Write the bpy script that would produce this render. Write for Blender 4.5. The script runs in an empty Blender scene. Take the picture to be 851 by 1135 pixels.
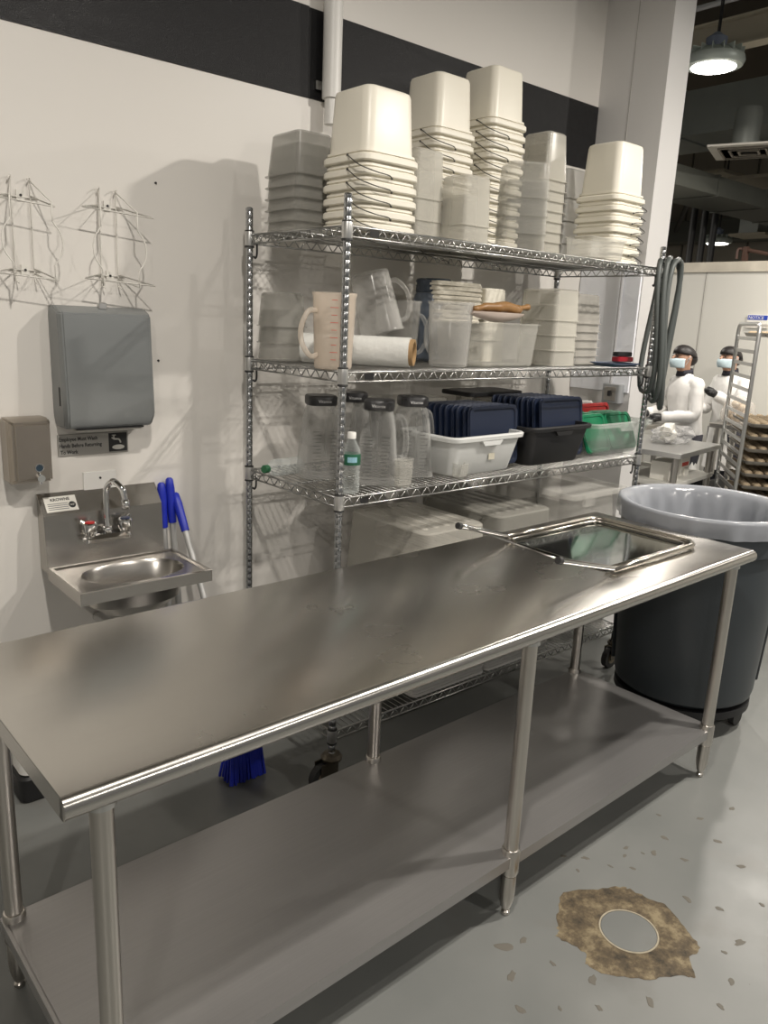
import bpy, bmesh, math, random
from mathutils import Vector, Matrix
random.seed(4)
PI = math.pi
C = bpy.context.scene.collection
S = bpy.context.scene

# ------------------------------------------------------------------ camera
def cam_setup():
    yaw, pitch, roll, F = .7144, .2429, .0441, 867.79
    f = Vector((math.sin(yaw)*math.cos(pitch), math.cos(yaw)*math.cos(pitch), -math.sin(pitch)))
    r = Vector((math.cos(yaw), -math.sin(yaw), 0)); u = r.cross(f)
    r2 = r*math.cos(roll)+u*math.sin(roll); u2 = -r*math.sin(roll)+u*math.cos(roll)
    cd = bpy.data.cameras.new('camera'); co = bpy.data.objects.new('camera', cd); C.objects.link(co)
    cd.sensor_width = 36; cd.sensor_fit = 'AUTO'; cd.lens = F*36/1135
    cd.clip_start = .05; cd.clip_end = 100
    m = Matrix((r2, u2, -f)).transposed().to_4x4(); m.translation = Vector((.0974, -2.689, 1.6529))
    co.matrix_world = m
    S.camera = co
cam_setup()

# ------------------------------------------------------------------ light and exposure
world = bpy.data.worlds.new('world'); S.world = world; world.use_nodes = True
bg = world.node_tree.nodes['Background']; bg.inputs[0].default_value = (1.0, .965, .92, 1); bg.inputs[1].default_value = .20
S.view_settings.view_transform = 'Standard'; S.view_settings.look = 'None'
S.view_settings.exposure = -.10; S.view_settings.gamma = 1; S.view_settings.use_curve_mapping = False
LAMPS = [   # x, y, z of the lens, watts : high bay lamps hung over the floor
    (3.30, -2.25, 3.27, 88), (.62, -2.15, 3.40, 60), (-1.6, -4.4, 3.5, 64), (2.6, -5.0, 3.5, 60),
    (5.3, -2.7, 3.5, 60), (5.0, .085, 3.22, 42), (10.0, 2.55, 2.74, 40), (6.35, 3.4, 3.1, 90), (6.3, -.6, 3.1, 50)]
def lamp_light(x, y, z, w):
    ld = bpy.data.lights.new('high_bay_light', 'AREA'); ld.shape = 'DISK'; ld.size = .11
    ld.energy = w; ld.color = (1, .935, .85)
    lo = bpy.data.objects.new('high_bay_light', ld); C.objects.link(lo); lo.location = (x, y, z-.012)
    return lo

# ------------------------------------------------------------------ materials
MATS = {}
def _set(b, **k):
    for n, v in k.items():
        n = n.replace('_', ' ')
        if n in b.inputs: b.inputs[n].default_value = v
def mat(name, col, rough=.5, metal=0, var=0, vscale=8, bump=0, bscale=60, emit=0, aniso=None, coat=0, rvar=0):
    if name in MATS: return MATS[name]
    m = bpy.data.materials.new(name); m.use_nodes = True; nt = m.node_tree; b = nt.nodes['Principled BSDF']
    c = (*col, 1)
    _set(b, Base_Color=c, Roughness=rough, Metallic=metal, Coat_Weight=coat)
    tc = nt.nodes.new('ShaderNodeTexCoord')
    mp = nt.nodes.new('ShaderNodeMapping'); nt.links.new(tc.outputs['Object'], mp.inputs[0])
    if aniso: mp.inputs['Scale'].default_value = aniso
    if var or rvar:
        n = nt.nodes.new('ShaderNodeTexNoise'); n.inputs['Scale'].default_value = vscale; n.inputs['Detail'].default_value = 6
        nt.links.new(mp.outputs[0], n.inputs['Vector'])
        if var:
            r = nt.nodes.new('ShaderNodeMix'); r.data_type = 'RGBA'
            r.inputs[6].default_value = (*[max(0, x*(1-var)) for x in col], 1); r.inputs[7].default_value = (*[min(1, x*(1+var)) for x in col], 1)
            nt.links.new(n.outputs['Fac'], r.inputs[0]); nt.links.new(r.outputs[2], b.inputs['Base Color'])
        if rvar:
            mr = nt.nodes.new('ShaderNodeMapRange'); mr.inputs[1].default_value = .3; mr.inputs[2].default_value = .7
            mr.inputs[3].default_value = max(.02, rough-rvar); mr.inputs[4].default_value = rough+rvar
            nt.links.new(n.outputs['Fac'], mr.inputs[0]); nt.links.new(mr.outputs[0], b.inputs['Roughness'])
    if bump:
        n2 = nt.nodes.new('ShaderNodeTexNoise'); n2.inputs['Scale'].default_value = bscale; n2.inputs['Detail'].default_value = 4
        nt.links.new(mp.outputs[0], n2.inputs['Vector'])
        bp = nt.nodes.new('ShaderNodeBump'); bp.inputs['Strength'].default_value = bump; bp.inputs['Distance'].default_value = .01
        nt.links.new(n2.outputs['Fac'], bp.inputs['Height']); nt.links.new(bp.outputs[0], b.inputs['Normal'])
    if emit: _set(b, Emission_Color=c, Emission_Strength=emit)
    if name in ('black_glossy_panel',): b.inputs['Specular IOR Level'].default_value = .28
    MATS[name] = m; return m
def clear(name, col, alpha, rough=.15, edge=.6):
    """thin translucent plastic: see-through mixed with a coated diffuse, denser at grazing angles"""
    if name in MATS: return MATS[name]
    m = bpy.data.materials.new(name); m.use_nodes = True; nt = m.node_tree
    b = nt.nodes['Principled BSDF']; _set(b, Base_Color=(*col, 1), Roughness=rough)
    t = nt.nodes.new('ShaderNodeBsdfTransparent'); t.inputs[0].default_value = (*[.88+.12*x for x in col], 1)
    lw = nt.nodes.new('ShaderNodeLayerWeight'); lw.inputs[0].default_value = .35
    mr = nt.nodes.new('ShaderNodeMapRange'); mr.inputs[3].default_value = alpha; mr.inputs[4].default_value = min(1, alpha+edge)
    nt.links.new(lw.outputs['Facing'], mr.inputs[0])
    mx = nt.nodes.new('ShaderNodeMixShader'); nt.links.new(mr.outputs[0], mx.inputs[0])
    nt.links.new(t.outputs[0], mx.inputs[1]); nt.links.new(b.outputs[0], mx.inputs[2])
    nt.links.new(mx.outputs[0], nt.nodes['Material Output'].inputs[0])
    MATS[name] = m; return m
WALL = mat('wall_paint', (.71, .685, .645), .42, var=.02, vscale=1.5, bump=.04, bscale=9)
WALLB = mat('pillar_paint', (.66, .65, .64), .45, var=.02, vscale=2)
BLACKV = mat('black_glossy_panel', (.012, .012, .013), .36, bump=.25, bscale=420, rvar=.08, vscale=30)
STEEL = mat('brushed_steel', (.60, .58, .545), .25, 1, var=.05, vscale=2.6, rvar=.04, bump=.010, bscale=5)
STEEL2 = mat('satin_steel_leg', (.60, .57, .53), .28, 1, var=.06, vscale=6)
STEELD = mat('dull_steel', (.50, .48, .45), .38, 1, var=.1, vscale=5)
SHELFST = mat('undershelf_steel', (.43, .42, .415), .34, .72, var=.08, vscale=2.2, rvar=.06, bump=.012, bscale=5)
CHROME = mat('chrome', (.78, .78, .78), .09, 1)
ZINC = mat('chrome_wire', (.42, .42, .41), .30, 1)
POSTM = mat('grooved_chrome', (.42, .43, .44), .25, 1)
WHITE = mat('cream_plastic', (.80, .765, .665), .38)
WHITE2 = mat('white_plastic', (.78, .77, .74), .4)
LIDW = mat('cream_lid_plastic', (.74, .70, .60), .4)
CLR = clear('clear_polycarbonate', (.70, .69, .64), .09, .1, .4)
CLR2 = clear('frosted_polypropylene', (.74, .72, .65), .25, .2, .35)
CLRG = clear('smoky_translucent_plastic', (.50, .49, .45), .22, .15, .4)
CLRP = clear('pitcher_plastic', (.68, .67, .64), .10, .12, .45)
CLRT = clear('tan_translucent_plastic', (.78, .69, .59), .36, .25, .4)
PET = clear('pet_plastic', (.80, .85, .84), .07, .05, .4)
TUBCLR = clear('clear_tub_plastic', (.70, .73, .70), .12, .2, .35)
WRAP = mat('stretch_film', (.72, .72, .69), .15, bump=.5, bscale=25, coat=.6)
CARD = mat('cardboard_core', (.33, .21, .10), .8)
NAVY = mat('navy_plastic', (.006, .013, .036), .5)
BLACKP = mat('black_plastic', (.009, .009, .010), .5)
RUBBER = mat('black_rubber', (.025, .025, .025), .6)
BUSG = mat('light_grey_plastic', (.62, .63, .62), .42)
GREEN = mat('green_plastic', (.0, .17, .07), .4)
RED = mat('red_plastic', (.55, .02, .02), .4)
BLUE = mat('blue_plastic', (.015, .03, .42), .4)
DGREY = mat('dark_grey_plastic', (.042, .05, .057), .42, var=.15, vscale=5)
LINER = clear('bin_liner_film', (.42, .44, .48), .55, .2, .40)
HOSE = mat('grey_hose_rubber', (.075, .085, .082), .5)
GREYP = mat('grey_enamel', (.235, .248, .25), .3, .25)
SIGNM = mat('sign_face', (.34, .33, .305), .35, .2)
INK = mat('black_ink', (.02, .02, .02), .6)
PAPER = mat('paper', (.8, .78, .72), .8)
REDINK = mat('red_ink', (.55, .06, .04), .6)
SKIN = mat('skin', (.50, .29, .20), .5)
COAT = mat('white_cloth', (.80, .79, .77), .8, bump=.5, bscale=16)
MASKM = mat('mask_blue', (.50, .62, .67), .7)
HAIR = mat('black_hair', (.015, .012, .012), .5)
GLOVE = mat('black_glove', (.02, .02, .022), .5)
PANEL = mat('insulated_panel', (.62, .61, .565), .5, var=.03, vscale=2)
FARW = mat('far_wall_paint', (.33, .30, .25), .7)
DUCT = mat('galvanised_duct', (.30, .32, .30), .5, .3, var=.2, vscale=3)
DECK = mat('ceiling_deck', (.16, .14, .11), .8)
BEAMM = mat('painted_beam', (.40, .36, .28), .7)
DARKM = mat('black_iron', (.01, .01, .01), .6)
DOUGH = mat('pale_dough', (.62, .50, .36), .7, var=.15, vscale=30)
BROWN = mat('amber_brown', (.25, .13, .045), .4, var=.3, vscale=18)
PANM = mat('baking_pan', (.30, .28, .25), .4, .8)
ALU = mat('aluminium', (.60, .60, .59), .35, .9)

def floor_mat():
    m = bpy.data.materials.new('grey_epoxy_floor'); m.use_nodes = True; nt = m.node_tree; b = nt.nodes['Principled BSDF']
    tc = nt.nodes.new('ShaderNodeTexCoord')
    def noise(s, d=5):
        n = nt.nodes.new('ShaderNodeTexNoise'); n.inputs['Scale'].default_value = s; n.inputs['Detail'].default_value = d
        nt.links.new(tc.outputs['Object'], n.inputs['Vector']); return n
    def ramp(n, a, c, out='Fac'):
        r = nt.nodes.new('ShaderNodeValToRGB'); r.color_ramp.elements[0].position = a; r.color_ramp.elements[1].position = c
        nt.links.new(n.outputs[out], r.inputs[0]); return r
    def mix(fac, c1, c2):
        x = nt.nodes.new('ShaderNodeMix'); x.data_type = 'RGBA'
        nt.links.new(fac, x.inputs[0])
        for i, c in ((6, c1), (7, c2)):
            if isinstance(c, tuple): x.inputs[i].default_value = (*c, 1)
            else: nt.links.new(c, x.inputs[i])
        return x.outputs[2]
    base = mix(ramp(noise(1.3), .35, .65).outputs[0], (.155, .162, .156), (.205, .209, .200))
    stain = ramp(noise(3.6, 8), .60, .72)
    base = mix(stain.outputs[0], base, (.17, .168, .157))
    n1 = noise(26, 3); chips = ramp(n1, .76, .775)
    base = mix(chips.outputs[0], base, (.075, .065, .05))
    nt.links.new(base, b.inputs['Base Color'])
    rr = nt.nodes.new('ShaderNodeMapRange'); rr.inputs[3].default_value = .24; rr.inputs[4].default_value = .46
    nt.links.new(noise(4, 6).outputs['Fac'], rr.inputs[0]); nt.links.new(rr.outputs[0], b.inputs['Roughness'])
    bp = nt.nodes.new('ShaderNodeBump'); bp.inputs['Strength'].default_value = .12; bp.inputs['Distance'].default_value = .01
    nt.links.new(noise(7, 3).outputs['Fac'], bp.inputs['Height']); nt.links.new(bp.outputs[0], b.inputs['Normal'])
    return m
FLOORM = floor_mat()
def patch_mat():
    m = bpy.data.materials.new('worn_concrete'); m.use_nodes = True; nt = m.node_tree; b = nt.nodes['Principled BSDF']
    tc = nt.nodes.new('ShaderNodeTexCoord'); n = nt.nodes.new('ShaderNodeTexNoise'); n.inputs['Scale'].default_value = 13; n.inputs['Detail'].default_value = 12; n.inputs['Roughness'].default_value = .72
    nt.links.new(tc.outputs['Object'], n.inputs['Vector'])
    r = nt.nodes.new('ShaderNodeValToRGB'); e = r.color_ramp.elements
    e[0].position = .36; e[0].color = (.028, .022, .014, 1); e[1].position = .62; e[1].color = (.26, .21, .125, 1)
    k = e.new(.5); k.color = (.115, .085, .048, 1)
    nt.links.new(n.outputs['Fac'], r.inputs[0]); nt.links.new(r.outputs[0], b.inputs['Base Color']); _set(b, Roughness=.7)
    bp = nt.nodes.new('ShaderNodeBump'); bp.inputs['Strength'].default_value = .6; bp.inputs['Distance'].default_value = .01
    nt.links.new(n.outputs['Fac'], bp.inputs['Height']); nt.links.new(bp.outputs[0], b.inputs['Normal'])
    return m
PATCHM = patch_mat()

def brushed(m, amt=.65):
    nt = m.node_tree; b = nt.nodes['Principled BSDF']; b.inputs['Anisotropic'].default_value = amt
    v = nt.nodes.new('ShaderNodeCombineXYZ'); v.inputs[0].default_value = 1.0
    nt.links.new(v.outputs[0], b.inputs['Tangent'])
    tc = nt.nodes.new('ShaderNodeTexCoord'); mp = nt.nodes.new('ShaderNodeMapping'); mp.inputs['Scale'].default_value = (3, 260, 260)
    n = nt.nodes.new('ShaderNodeTexNoise'); n.inputs['Scale'].default_value = 1; n.inputs['Detail'].default_value = 3
    nt.links.new(tc.outputs['Object'], mp.inputs[0]); nt.links.new(mp.outputs[0], n.inputs['Vector'])
    # fine scratches and small dents also break up the colour a little
    old = b.inputs['Base Color'].links[0].from_socket
    mx = nt.nodes.new('ShaderNodeMix'); mx.data_type = 'RGBA'; mx.blend_type = 'MULTIPLY'; mx.inputs[0].default_value = .13
    nt.links.new(old, mx.inputs[6]); nt.links.new(n.outputs['Fac'], mx.inputs[7]); nt.links.new(mx.outputs[2], b.inputs['Base Color'])
brushed(STEEL); brushed(SHELFST)

# ------------------------------------------------------------------ helpers
def link(name, bm, m, parent=None, smooth=False, autosm=False):
    bmesh.ops.recalc_face_normals(bm, faces=bm.faces)
    me = bpy.data.meshes.new(name); bm.to_mesh(me); bm.free()
    me.materials.append(m)
    if smooth:
        for p in me.polygons: p.use_smooth = True
        if autosm: me.set_sharp_from_angle(angle=math.radians(autosm if autosm is not True else 40))
    o = bpy.data.objects.new(name, me); C.objects.link(o)
    if parent: o.parent = parent
    return o
def tag(o, label, cat, group=None, kind=None):
    o['label'] = label; o['category'] = cat
    if group: o['group'] = group
    if kind: o['kind'] = kind
    return o
def thing(name, label, cat, loc=(0, 0, 0), rz=0, group=None):
    o = bpy.data.objects.new(name, None); C.objects.link(o); o.location = loc; o.rotation_euler = (0, 0, rz)
    return tag(o, label, cat, group)
def struct(o): o['kind'] = 'structure'; return o
def dup(root, loc, rz=None, label=None, group=None):
    r = root.copy(); C.objects.link(r); r.location = loc
    if rz is not None: r.rotation_euler = (root.rotation_euler[0], root.rotation_euler[1], rz)
    if label: r['label'] = label
    if group: r['group'] = group
    for ch in list(root.children):
        c = ch.copy(); C.objects.link(c); c.parent = r
        for g in list(ch.children):
            d = g.copy(); C.objects.link(d); d.parent = c
    return r
def B(): return bmesh.new()
def box(bm, x0, x1, y0, y1, z0, z1, rot=None):
    vs = [bm.verts.new((x, y, z)) for z in (z0, z1) for y in (y0, y1) for x in (x0, x1)]
    if rot is not None:
        for v in vs: v.co = rot @ v.co
    for f in ((0, 2, 3, 1), (4, 5, 7, 6), (0, 1, 5, 4), (2, 6, 7, 3), (0, 4, 6, 2), (1, 3, 7, 5)): bm.faces.new([vs[i] for i in f])
    return bm
def loft(bm, rings, cap0=True, cap1=True, closed=False):
    vr = [[bm.verts.new(p) for p in r] for r in rings]; n = len(vr[0])
    seq = list(zip(vr, vr[1:])) + ([(vr[-1], vr[0])] if closed else [])
    for a, b in seq:
        for i in range(n): bm.faces.new((a[i], a[(i+1) % n], b[(i+1) % n], b[i]))
    if not closed:
        if cap0: bm.faces.new(vr[0][::-1])
        if cap1: bm.faces.new(vr[-1])
    return bm
def rr(w, d, r, z, cx=0, cy=0, k=4):
    r = max(.0005, min(r, w/2-.0005, d/2-.0005)); pts = []
    for (sx, sy, a0) in ((1, 1, 0), (-1, 1, PI/2), (-1, -1, PI), (1, -1, 1.5*PI)):
        for i in range(k+1):
            a = a0+PI/2*i/k
            pts.append((cx+sx*(w/2-r)+r*math.cos(a), cy+sy*(d/2-r)+r*math.sin(a), z))
    return pts
def rbox(bm, x0, x1, y0, y1, z0, z1, r=.01, e=.003):
    w, d, cx, cy = x1-x0, y1-y0, (x0+x1)/2, (y0+y1)/2
    return loft(bm, [rr(w-2*e, d-2*e, r, z0, cx, cy), rr(w, d, r, z0+e, cx, cy), rr(w, d, r, z1-e, cx, cy), rr(w-2*e, d-2*e, r, z1, cx, cy)])
def tube(bm, pts, r, n=8, closed=False):
    P = [Vector(p) for p in pts]; N = len(P); rings = []
    t0 = (P[1]-P[0]).normalized(); up = Vector((0, 0, 1)) if abs(t0.z) < .9 else Vector((1, 0, 0))
    nrm = (up-t0*up.dot(t0)).normalized()
    for i in range(N):
        if closed: t = (P[(i+1) % N]-P[i-1])
        else: t = P[min(i+1, N-1)]-P[max(i-1, 0)]
        if t.length < 1e-9: t = t0.copy()
        t.normalize(); nn = nrm-t*nrm.dot(t)
        if nn.length < 1e-6: nn = t.orthogonal()
        nrm = nn.normalized(); b = t.cross(nrm)
        rad = r[i] if isinstance(r, (list, tuple)) else r
        rings.append([P[i]+(nrm*math.cos(2*PI*j/n)+b*math.sin(2*PI*j/n))*rad for j in range(n)])
    return loft(bm, rings, closed=closed)
def cyl(bm, p, q, r, n=12): return tube(bm, [p, q], r, n)
def lathe(bm, prof, n=32, c=(0, 0), cap0=True, cap1=True, fn=None):
    rings = []
    for r, z in prof:
        ring = []
        for j in range(n):
            a = 2*PI*j/n; rad = max(r, .0004)
            if fn: rad, zz = fn(rad, z, a)
            else: zz = z
            ring.append((c[0]+rad*math.cos(a), c[1]+rad*math.sin(a), zz))
        rings.append(ring)
    return loft(bm, rings, cap0, cap1)
def sph(bm, c, rx, ry=None, rz=None, n=16, m=10):
    ry = ry or rx; rz = rz or rx
    rings = []
    for i in range(1, m):
        a = PI*i/m-PI/2
        rings.append([(c[0]+rx*math.cos(a)*math.cos(2*PI*j/n), c[1]+ry*math.cos(a)*math.sin(2*PI*j/n), c[2]+rz*math.sin(a)) for j in range(n)])
    return loft(bm, rings)
def smoothpath(ctrl, n=8, closed=False):
    P = [Vector(p) for p in ctrl]; out = []; N = len(P)
    for i in range(N if closed else N-1):
        a = P[(i-1) % N] if closed or i > 0 else P[0]*2-P[1]
        b = P[i]; c = P[(i+1) % N]
        d = P[(i+2) % N] if closed or i+2 < N else P[-1]*2-P[-2]
        for k in range(n):
            t = k/n
            out.append(.5*((2*b)+(c-a)*t+(2*a-5*b+4*c-d)*t*t+(3*b-a-3*c+d)*t**3))
    if not closed: out.append(P[-1])
    return out
def text(name, s, size, loc, rot, m, parent=None, depth=.0008, sx=1, align='LEFT', bold=0):
    cu = bpy.data.curves.new(name, 'FONT'); cu.body = s; cu.size = size; cu.extrude = depth; cu.align_x = align; cu.offset = bold; cu.resolution_u = 2
    t = bpy.data.objects.new(name, cu); C.objects.link(t)
    dg = bpy.context.evaluated_depsgraph_get(); me = bpy.data.meshes.new_from_object(t.evaluated_get(dg))
    bpy.data.objects.remove(t); me.materials.clear(); me.materials.append(m)
    o = bpy.data.objects.new(name, me); C.objects.link(o); o.location = loc; o.rotation_euler = rot; o.scale = (sx, 1, 1)
    if parent: o.parent = parent
    return o
FACE = (PI/2, 0, 0)     # lettering that faces -y
ORD = ['first', 'second', 'third', 'fourth', 'fifth', 'sixth', 'seventh', 'eighth', 'ninth', 'tenth', 'eleventh', 'twelfth', 'thirteenth', 'fourteenth']

# ------------------------------------------------------------------ the room
struct(link('floor', box(B(), -5, 14, -8, 8, -.1, 0), FLOORM))
bm = box(B(), -4, 3.80, 0, .12, 0, 4.6)
struct(link('wall_back', bm, WALL))
# painted black band with the seam between its boards
bm = B(); box(bm, -4, 1.955, -.004, 0, 2.447, 2.90 if False else 2.755)
struct(link('trim_1', bm, BLACKV))
bm = B(); box(bm, 1.957, 3.769, -.004, 0, 2.447, 2.752)
struct(link('trim_2', bm, BLACKV))
bm = box(B(), 3.769, 3.95, -.38, .12, 0, 4.6)
struct(link('wall_pillar', bm, WALLB))
struct(link('trim_3', box(B(), 3.7675, 3.769, -.188, -.184, 1.95, 4.6), mat('seam_grey', (.42, .41, .39), .7)))
# rear room seen past the pillar
struct(link('wall_right', box(B(), 7.0, 7.12, -6, 4.2, 0, 2.17), PANEL))
bm = B(); box(bm, 6.985, 7.13, -6, 4.2, 2.17, 2.255)
struct(link('trim_4', bm, mat('panel_cap', (.55, .51, .43), .6, var=.25, vscale=9)))
struct(link('trim_5', box(B(), 6.996, 7.0, 1.018, 1.024, 0, 2.17), mat('seam_shade', (.30, .29, .27), .7)))
struct(link('wall_far', box(B(), 12, 12.1, -8, 8, 0, 4.6), FARW))
bm = B()
for k in range(30): box(bm, 11.985, 12, -7.8+k*.52, -7.775+k*.52, 0, 4.6)
struct(link('trim_6', bm, mat('far_seam', (.12, .11, .09), .8)))
struct(link('wall_left', box(B(), -4.1, -4, -8, .12, 0, 4.6), WALL))
struct(link('wall_rear_room', box(B(), 3.8, 12, 7.0, 7.1, 0, 4.6), FARW))
struct(link('ceiling', box(B(), -4.1, 14, -5.8, 8, 4.6, 4.7), DECK))

# vertical conduit pipe in the band
p = thing('wall_pipe', 'white vertical pipe running down over the black band left of the bucket stacks', 'pipe', (2.03, -.05, 2.36))
link('pipe_run', cyl(B(), (0, 0, .09), (0, 0, 2.2), .036, 20), WHITE2, p, True, 40)
bm = B(); cyl(bm, (0, 0, 0), (0, 0, .10), .026, 16); link('pipe_end', bm, WHITE2, p, True, 40)
bm = B(); box(bm, -.05, .05, .03, .049, .6, .64); box(bm, -.05, .05, .03, .049, .12, .15); link('pipe_clamp', bm, ZINC, p)
p = thing('wall_conduit', 'short white conduit stub on the wall where the black band meets the pillar', 'pipe', (3.62, -.03, 2.39))
link('conduit_body', cyl(B(), (-.12, 0, 0), (.13, 0, 0), .016, 12), WHITE2, p, True, 40)
link('conduit_elbow', rbox(B(), -.15, -.10, -.02, .029, -.03, .03, .008), WHITE2, p)
# white board and switch box on the pillar's side
bm = B(); box(bm, 3.758, 3.769, -.372, -.005, 1.325, 1.96)
tag(link('wall_board', bm, mat('glossy_white_board', (.90, .92, .97), .25)), 'glossy white board fixed to the pillar side behind the shelf', 'board')
p = thing('switch_box', 'grey electrical box below a conduit on the pillar side', 'switch box', (3.769, -.295, 1.316))
bm = rbox(B(), -.052, 0, -.055, .055, -.05, .05, .012); link('box_body', bm, mat('box_grey', (.36, .37, .38), .4, .3), p)
link('cover_plate', rbox(B(), -.057, -.052, -.035, .035, -.035, .035, .008, .001), STEELD, p)
link('toggle', rbox(B(), -.072, -.057, -.006, .006, -.012, .016, .003, .001), BLACKP, p)
link('conduit', cyl(B(), (-.026, .02, .05), (-.026, .02, .70), .009, 12), mat('conduit_grey', (.46, .46, .47), .5, 0), p, True, 40)
tag(link('pillar_bracket', rbox(B(), 3.752, 3.768, -.20, -.18, 2.42, 2.47, .004, .001), ALU), 'small metal bracket screwed to the pillar above the right bucket stack', 'bracket')

# ------------------------------------------------------------------ high bay lamps
def make_lamp(x, y, z, w, label):
    hang = 3.98 if 4.4 < x < 5.6 else 4.6
    p = thing('high_bay_lamp', label, 'ceiling lamp', (x, y, z), 0)
    bm = B(); lathe(bm, [(.135, 0), (.165, .004), (.178, .03), (.172, .055), (.12, .09), (.07, .105), (.06, .11)], 40)
    link('lamp_housing', bm, mat('lamp_housing_grey', (.45, .50, .47), .4, .3), p, True, 40)
    bm = B()
    for k in range(16):
        a = 2*PI*k/16; R = Matrix.Rotation(a, 3, 'Z'); box(bm, .075, .165, -.002, .002, .06, .10, R)
    link('cooling_fins', bm, mat('lamp_housing_grey', (.4,)*3), p)
    bm = B(); lathe(bm, [(.06, .11), (.062, .16), (.03, .18), (.02, .19)], 20); link('driver_housing', bm, mat('driver_blue_grey', (.16, .19, .26), .5), p, True, 40)
    link('lens', lathe(B(), [(.13, .004), (.13, -.004), (.12, -.008)], 32), mat('lamp_lens', (1, .96, .88), .4, emit=14), p)
    bm = B(); cyl(bm, (.0, 0, .185), (.0, 0, hang-z), .004, 6); cyl(bm, (.018, 0, .185), (.03, .0, hang-z), .006, 6)
    link('hanging_cable', bm, DARKM, p)
    lt = lamp_light(x, y, z, w)
    lt.location = (0, 0, -.014); lt.parent = p; lt.name = 'lamp_light'
    return p
labs = ['round high bay lamp hung over the steel table right of the camera', 'round high bay lamp hung over the steel table left of the camera',
        'round high bay lamp hung behind the camera to the left', 'round high bay lamp hung behind the camera to the right',
        'round high bay lamp hung over the aisle right of the bin', 'glowing round lamp with ribbed housing hung right of the pillar',
        'tiny distant glowing lamp by the far wall', 'round high bay lamp hung beyond the pillar', 'round high bay lamp hung above the baking work tables']
for (x, y, z, w), l in zip(LAMPS, labs): make_lamp(x, y, z, w, l)

# ------------------------------------------------------------------ overhead ducts and beams of the rear room
bm = box(B(), 7.0, 7.7, -5, 6.9, 3.34, 3.71)
for k in range(14): box(bm, 6.985, 7.715, -4.5+k*.85, -4.47+k*.85, 3.325, 3.725)
tag(link('air_duct', bm, DUCT), 'large grey sheet metal duct crossing overhead right of the pillar', 'duct')
bm = box(B(), 5.9, 11, .98, 1.5, 2.80, 2.955)
for k in range(6): box(bm, 6+k*.9, 6.03+k*.9, .97, 1.51, 2.79, 2.965)
tag(link('air_duct', bm, mat('dark_duct', (.11, .115, .10), .6, .2)), 'dark narrow duct running away below the square air diffuser', 'duct')
p = thing('ceiling_beam', 'pale painted steel beam above the glowing round lamp', 'beam', (5.6, 0, 3.50))
bm = B(); box(bm, -.06, .06, -5.5, 6.9, 0, .012); box(bm, -.006, .006, -5.5, 6.9, .012, .17); box(bm, -.06, .06, -5.5, 6.9, .17, .182); link('beam_steel', bm, BEAMM, p)
bm = B(); cyl(bm, (-.1, -5.5, .27), (-.1, 6.9, .27), .018, 10); link('beam_conduit', bm, mat('conduit_grey', (.4,)*3), p)
bm = box(B(), 4.4, 5.6, -5, 6.9, 3.98, 4.3)
tag(link('air_duct', bm, mat('greenish_duct', (.30, .34, .31), .5, .3, var=.15, vscale=3)), 'greenish grey metal duct at the top right above the beam', 'duct')
for i, (x, y, z, s, l) in enumerate(((6.36, .47, 3.0, .27, 'square white air diffuser plate under the large duct'),)):
    p = thing('air_diffuser', l, 'vent', (x, y, z), .35)
    bm = B()
    rbox(bm, -s, s, -s, s, 0, .015, .01, .002); link('diffuser_plate', bm, mat('diffuser_white', (.42, .40, .36), .6), p)
    bm = B()
    for q in (.75, .5, .28): loft(bm, [rr(2*s*q, 2*s*q, .01, 0), rr(2*s*q, 2*s*q, .01, -.012), rr(2*s*q-.03, 2*s*q-.03, .01, -.012), rr(2*s*q-.03, 2*s*q-.03, .01, 0)])
    link('diffuser_vane', bm, mat('diffuser_shade', (.2, .18, .15), .6), p)
    bm = B(); lathe(bm, [(.10, .015), (.10, .30), (.095, .335)], 24, (.12, 0.05)); link('flexible_duct', bm, DUCT, p, True, 40)
for (x, y, z, sx, sy, l) in ((9.4, 2.3, 3.35, .6, .35, 'pale flat ceiling panel glimpsed behind the black vertical pipes'), (9.2, 1.45, 3.2, .7, .3, 'pale flat ceiling panel at the right edge behind the dark duct')):
    tag(link('ceiling_panel', rbox(B(), x-sx, x+sx, y-sy, y+sy, z, z+.04, .01), BEAMM), l, 'ceiling panel')
for k, (y, l) in enumerate(((1.78, 'black vertical pipe nearest the pillar in the rear room'), (1.66, 'black vertical pipe in the middle of the three'), (1.55, 'rightmost of the three black vertical pipes'))):
    bm = B(); cyl(bm, (8.0, y, 0), (8.0, y, 3.05), .034, 12); cyl(bm, (8, y, 2.9), (8, y, 2.94), .045, 12)
    tag(link('vertical_pipe', bm, DARKM, None, True, 40), l, 'pipe', 'black vertical pipes behind the panel wall')
bm = B(); cyl(bm, (7.9, 1.75, 3.08), (11.2, 3.85, 3.08), .03, 8)
tag(link('overhead_pipe', bm, DARKM), 'dark overhead pipe run under the ceiling of the rear room', 'pipe')
bm = B(); box(bm, 11.5, 11.9, -5, 6, 2.95, 3.25); tag(link('air_duct', bm, mat('dark_duct', (0,)*3)), 'dark flat duct along the far wall above the tiny lamp', 'duct')
p = thing('air_diffuser', 'flat pale diffuser beside the tiny distant lamp', 'vent', (10, 2.12, 2.80), 0)
link('diffuser_plate', rbox(B(), -.2, .2, -.25, .2, 0, .03, .01), BEAMM, p); link('drop_duct', rbox(B(), -.12, .12, -.12, .12, .03, .5, .01), DUCT, p)
bm = B(); tube(bm, [(7.05, .74, 2.36), (7.05, .5, 2.31), (7.05, -.6, 2.20)], .016, 8); tube(bm, smoothpath([(7.05, .74, 2.36), (7.03, .78, 2.36), (7.02, .78, 2.28)], 4), .012, 6)
box(bm, 7.03, 7.07, .70, .74, 2.255, 2.38)
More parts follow.
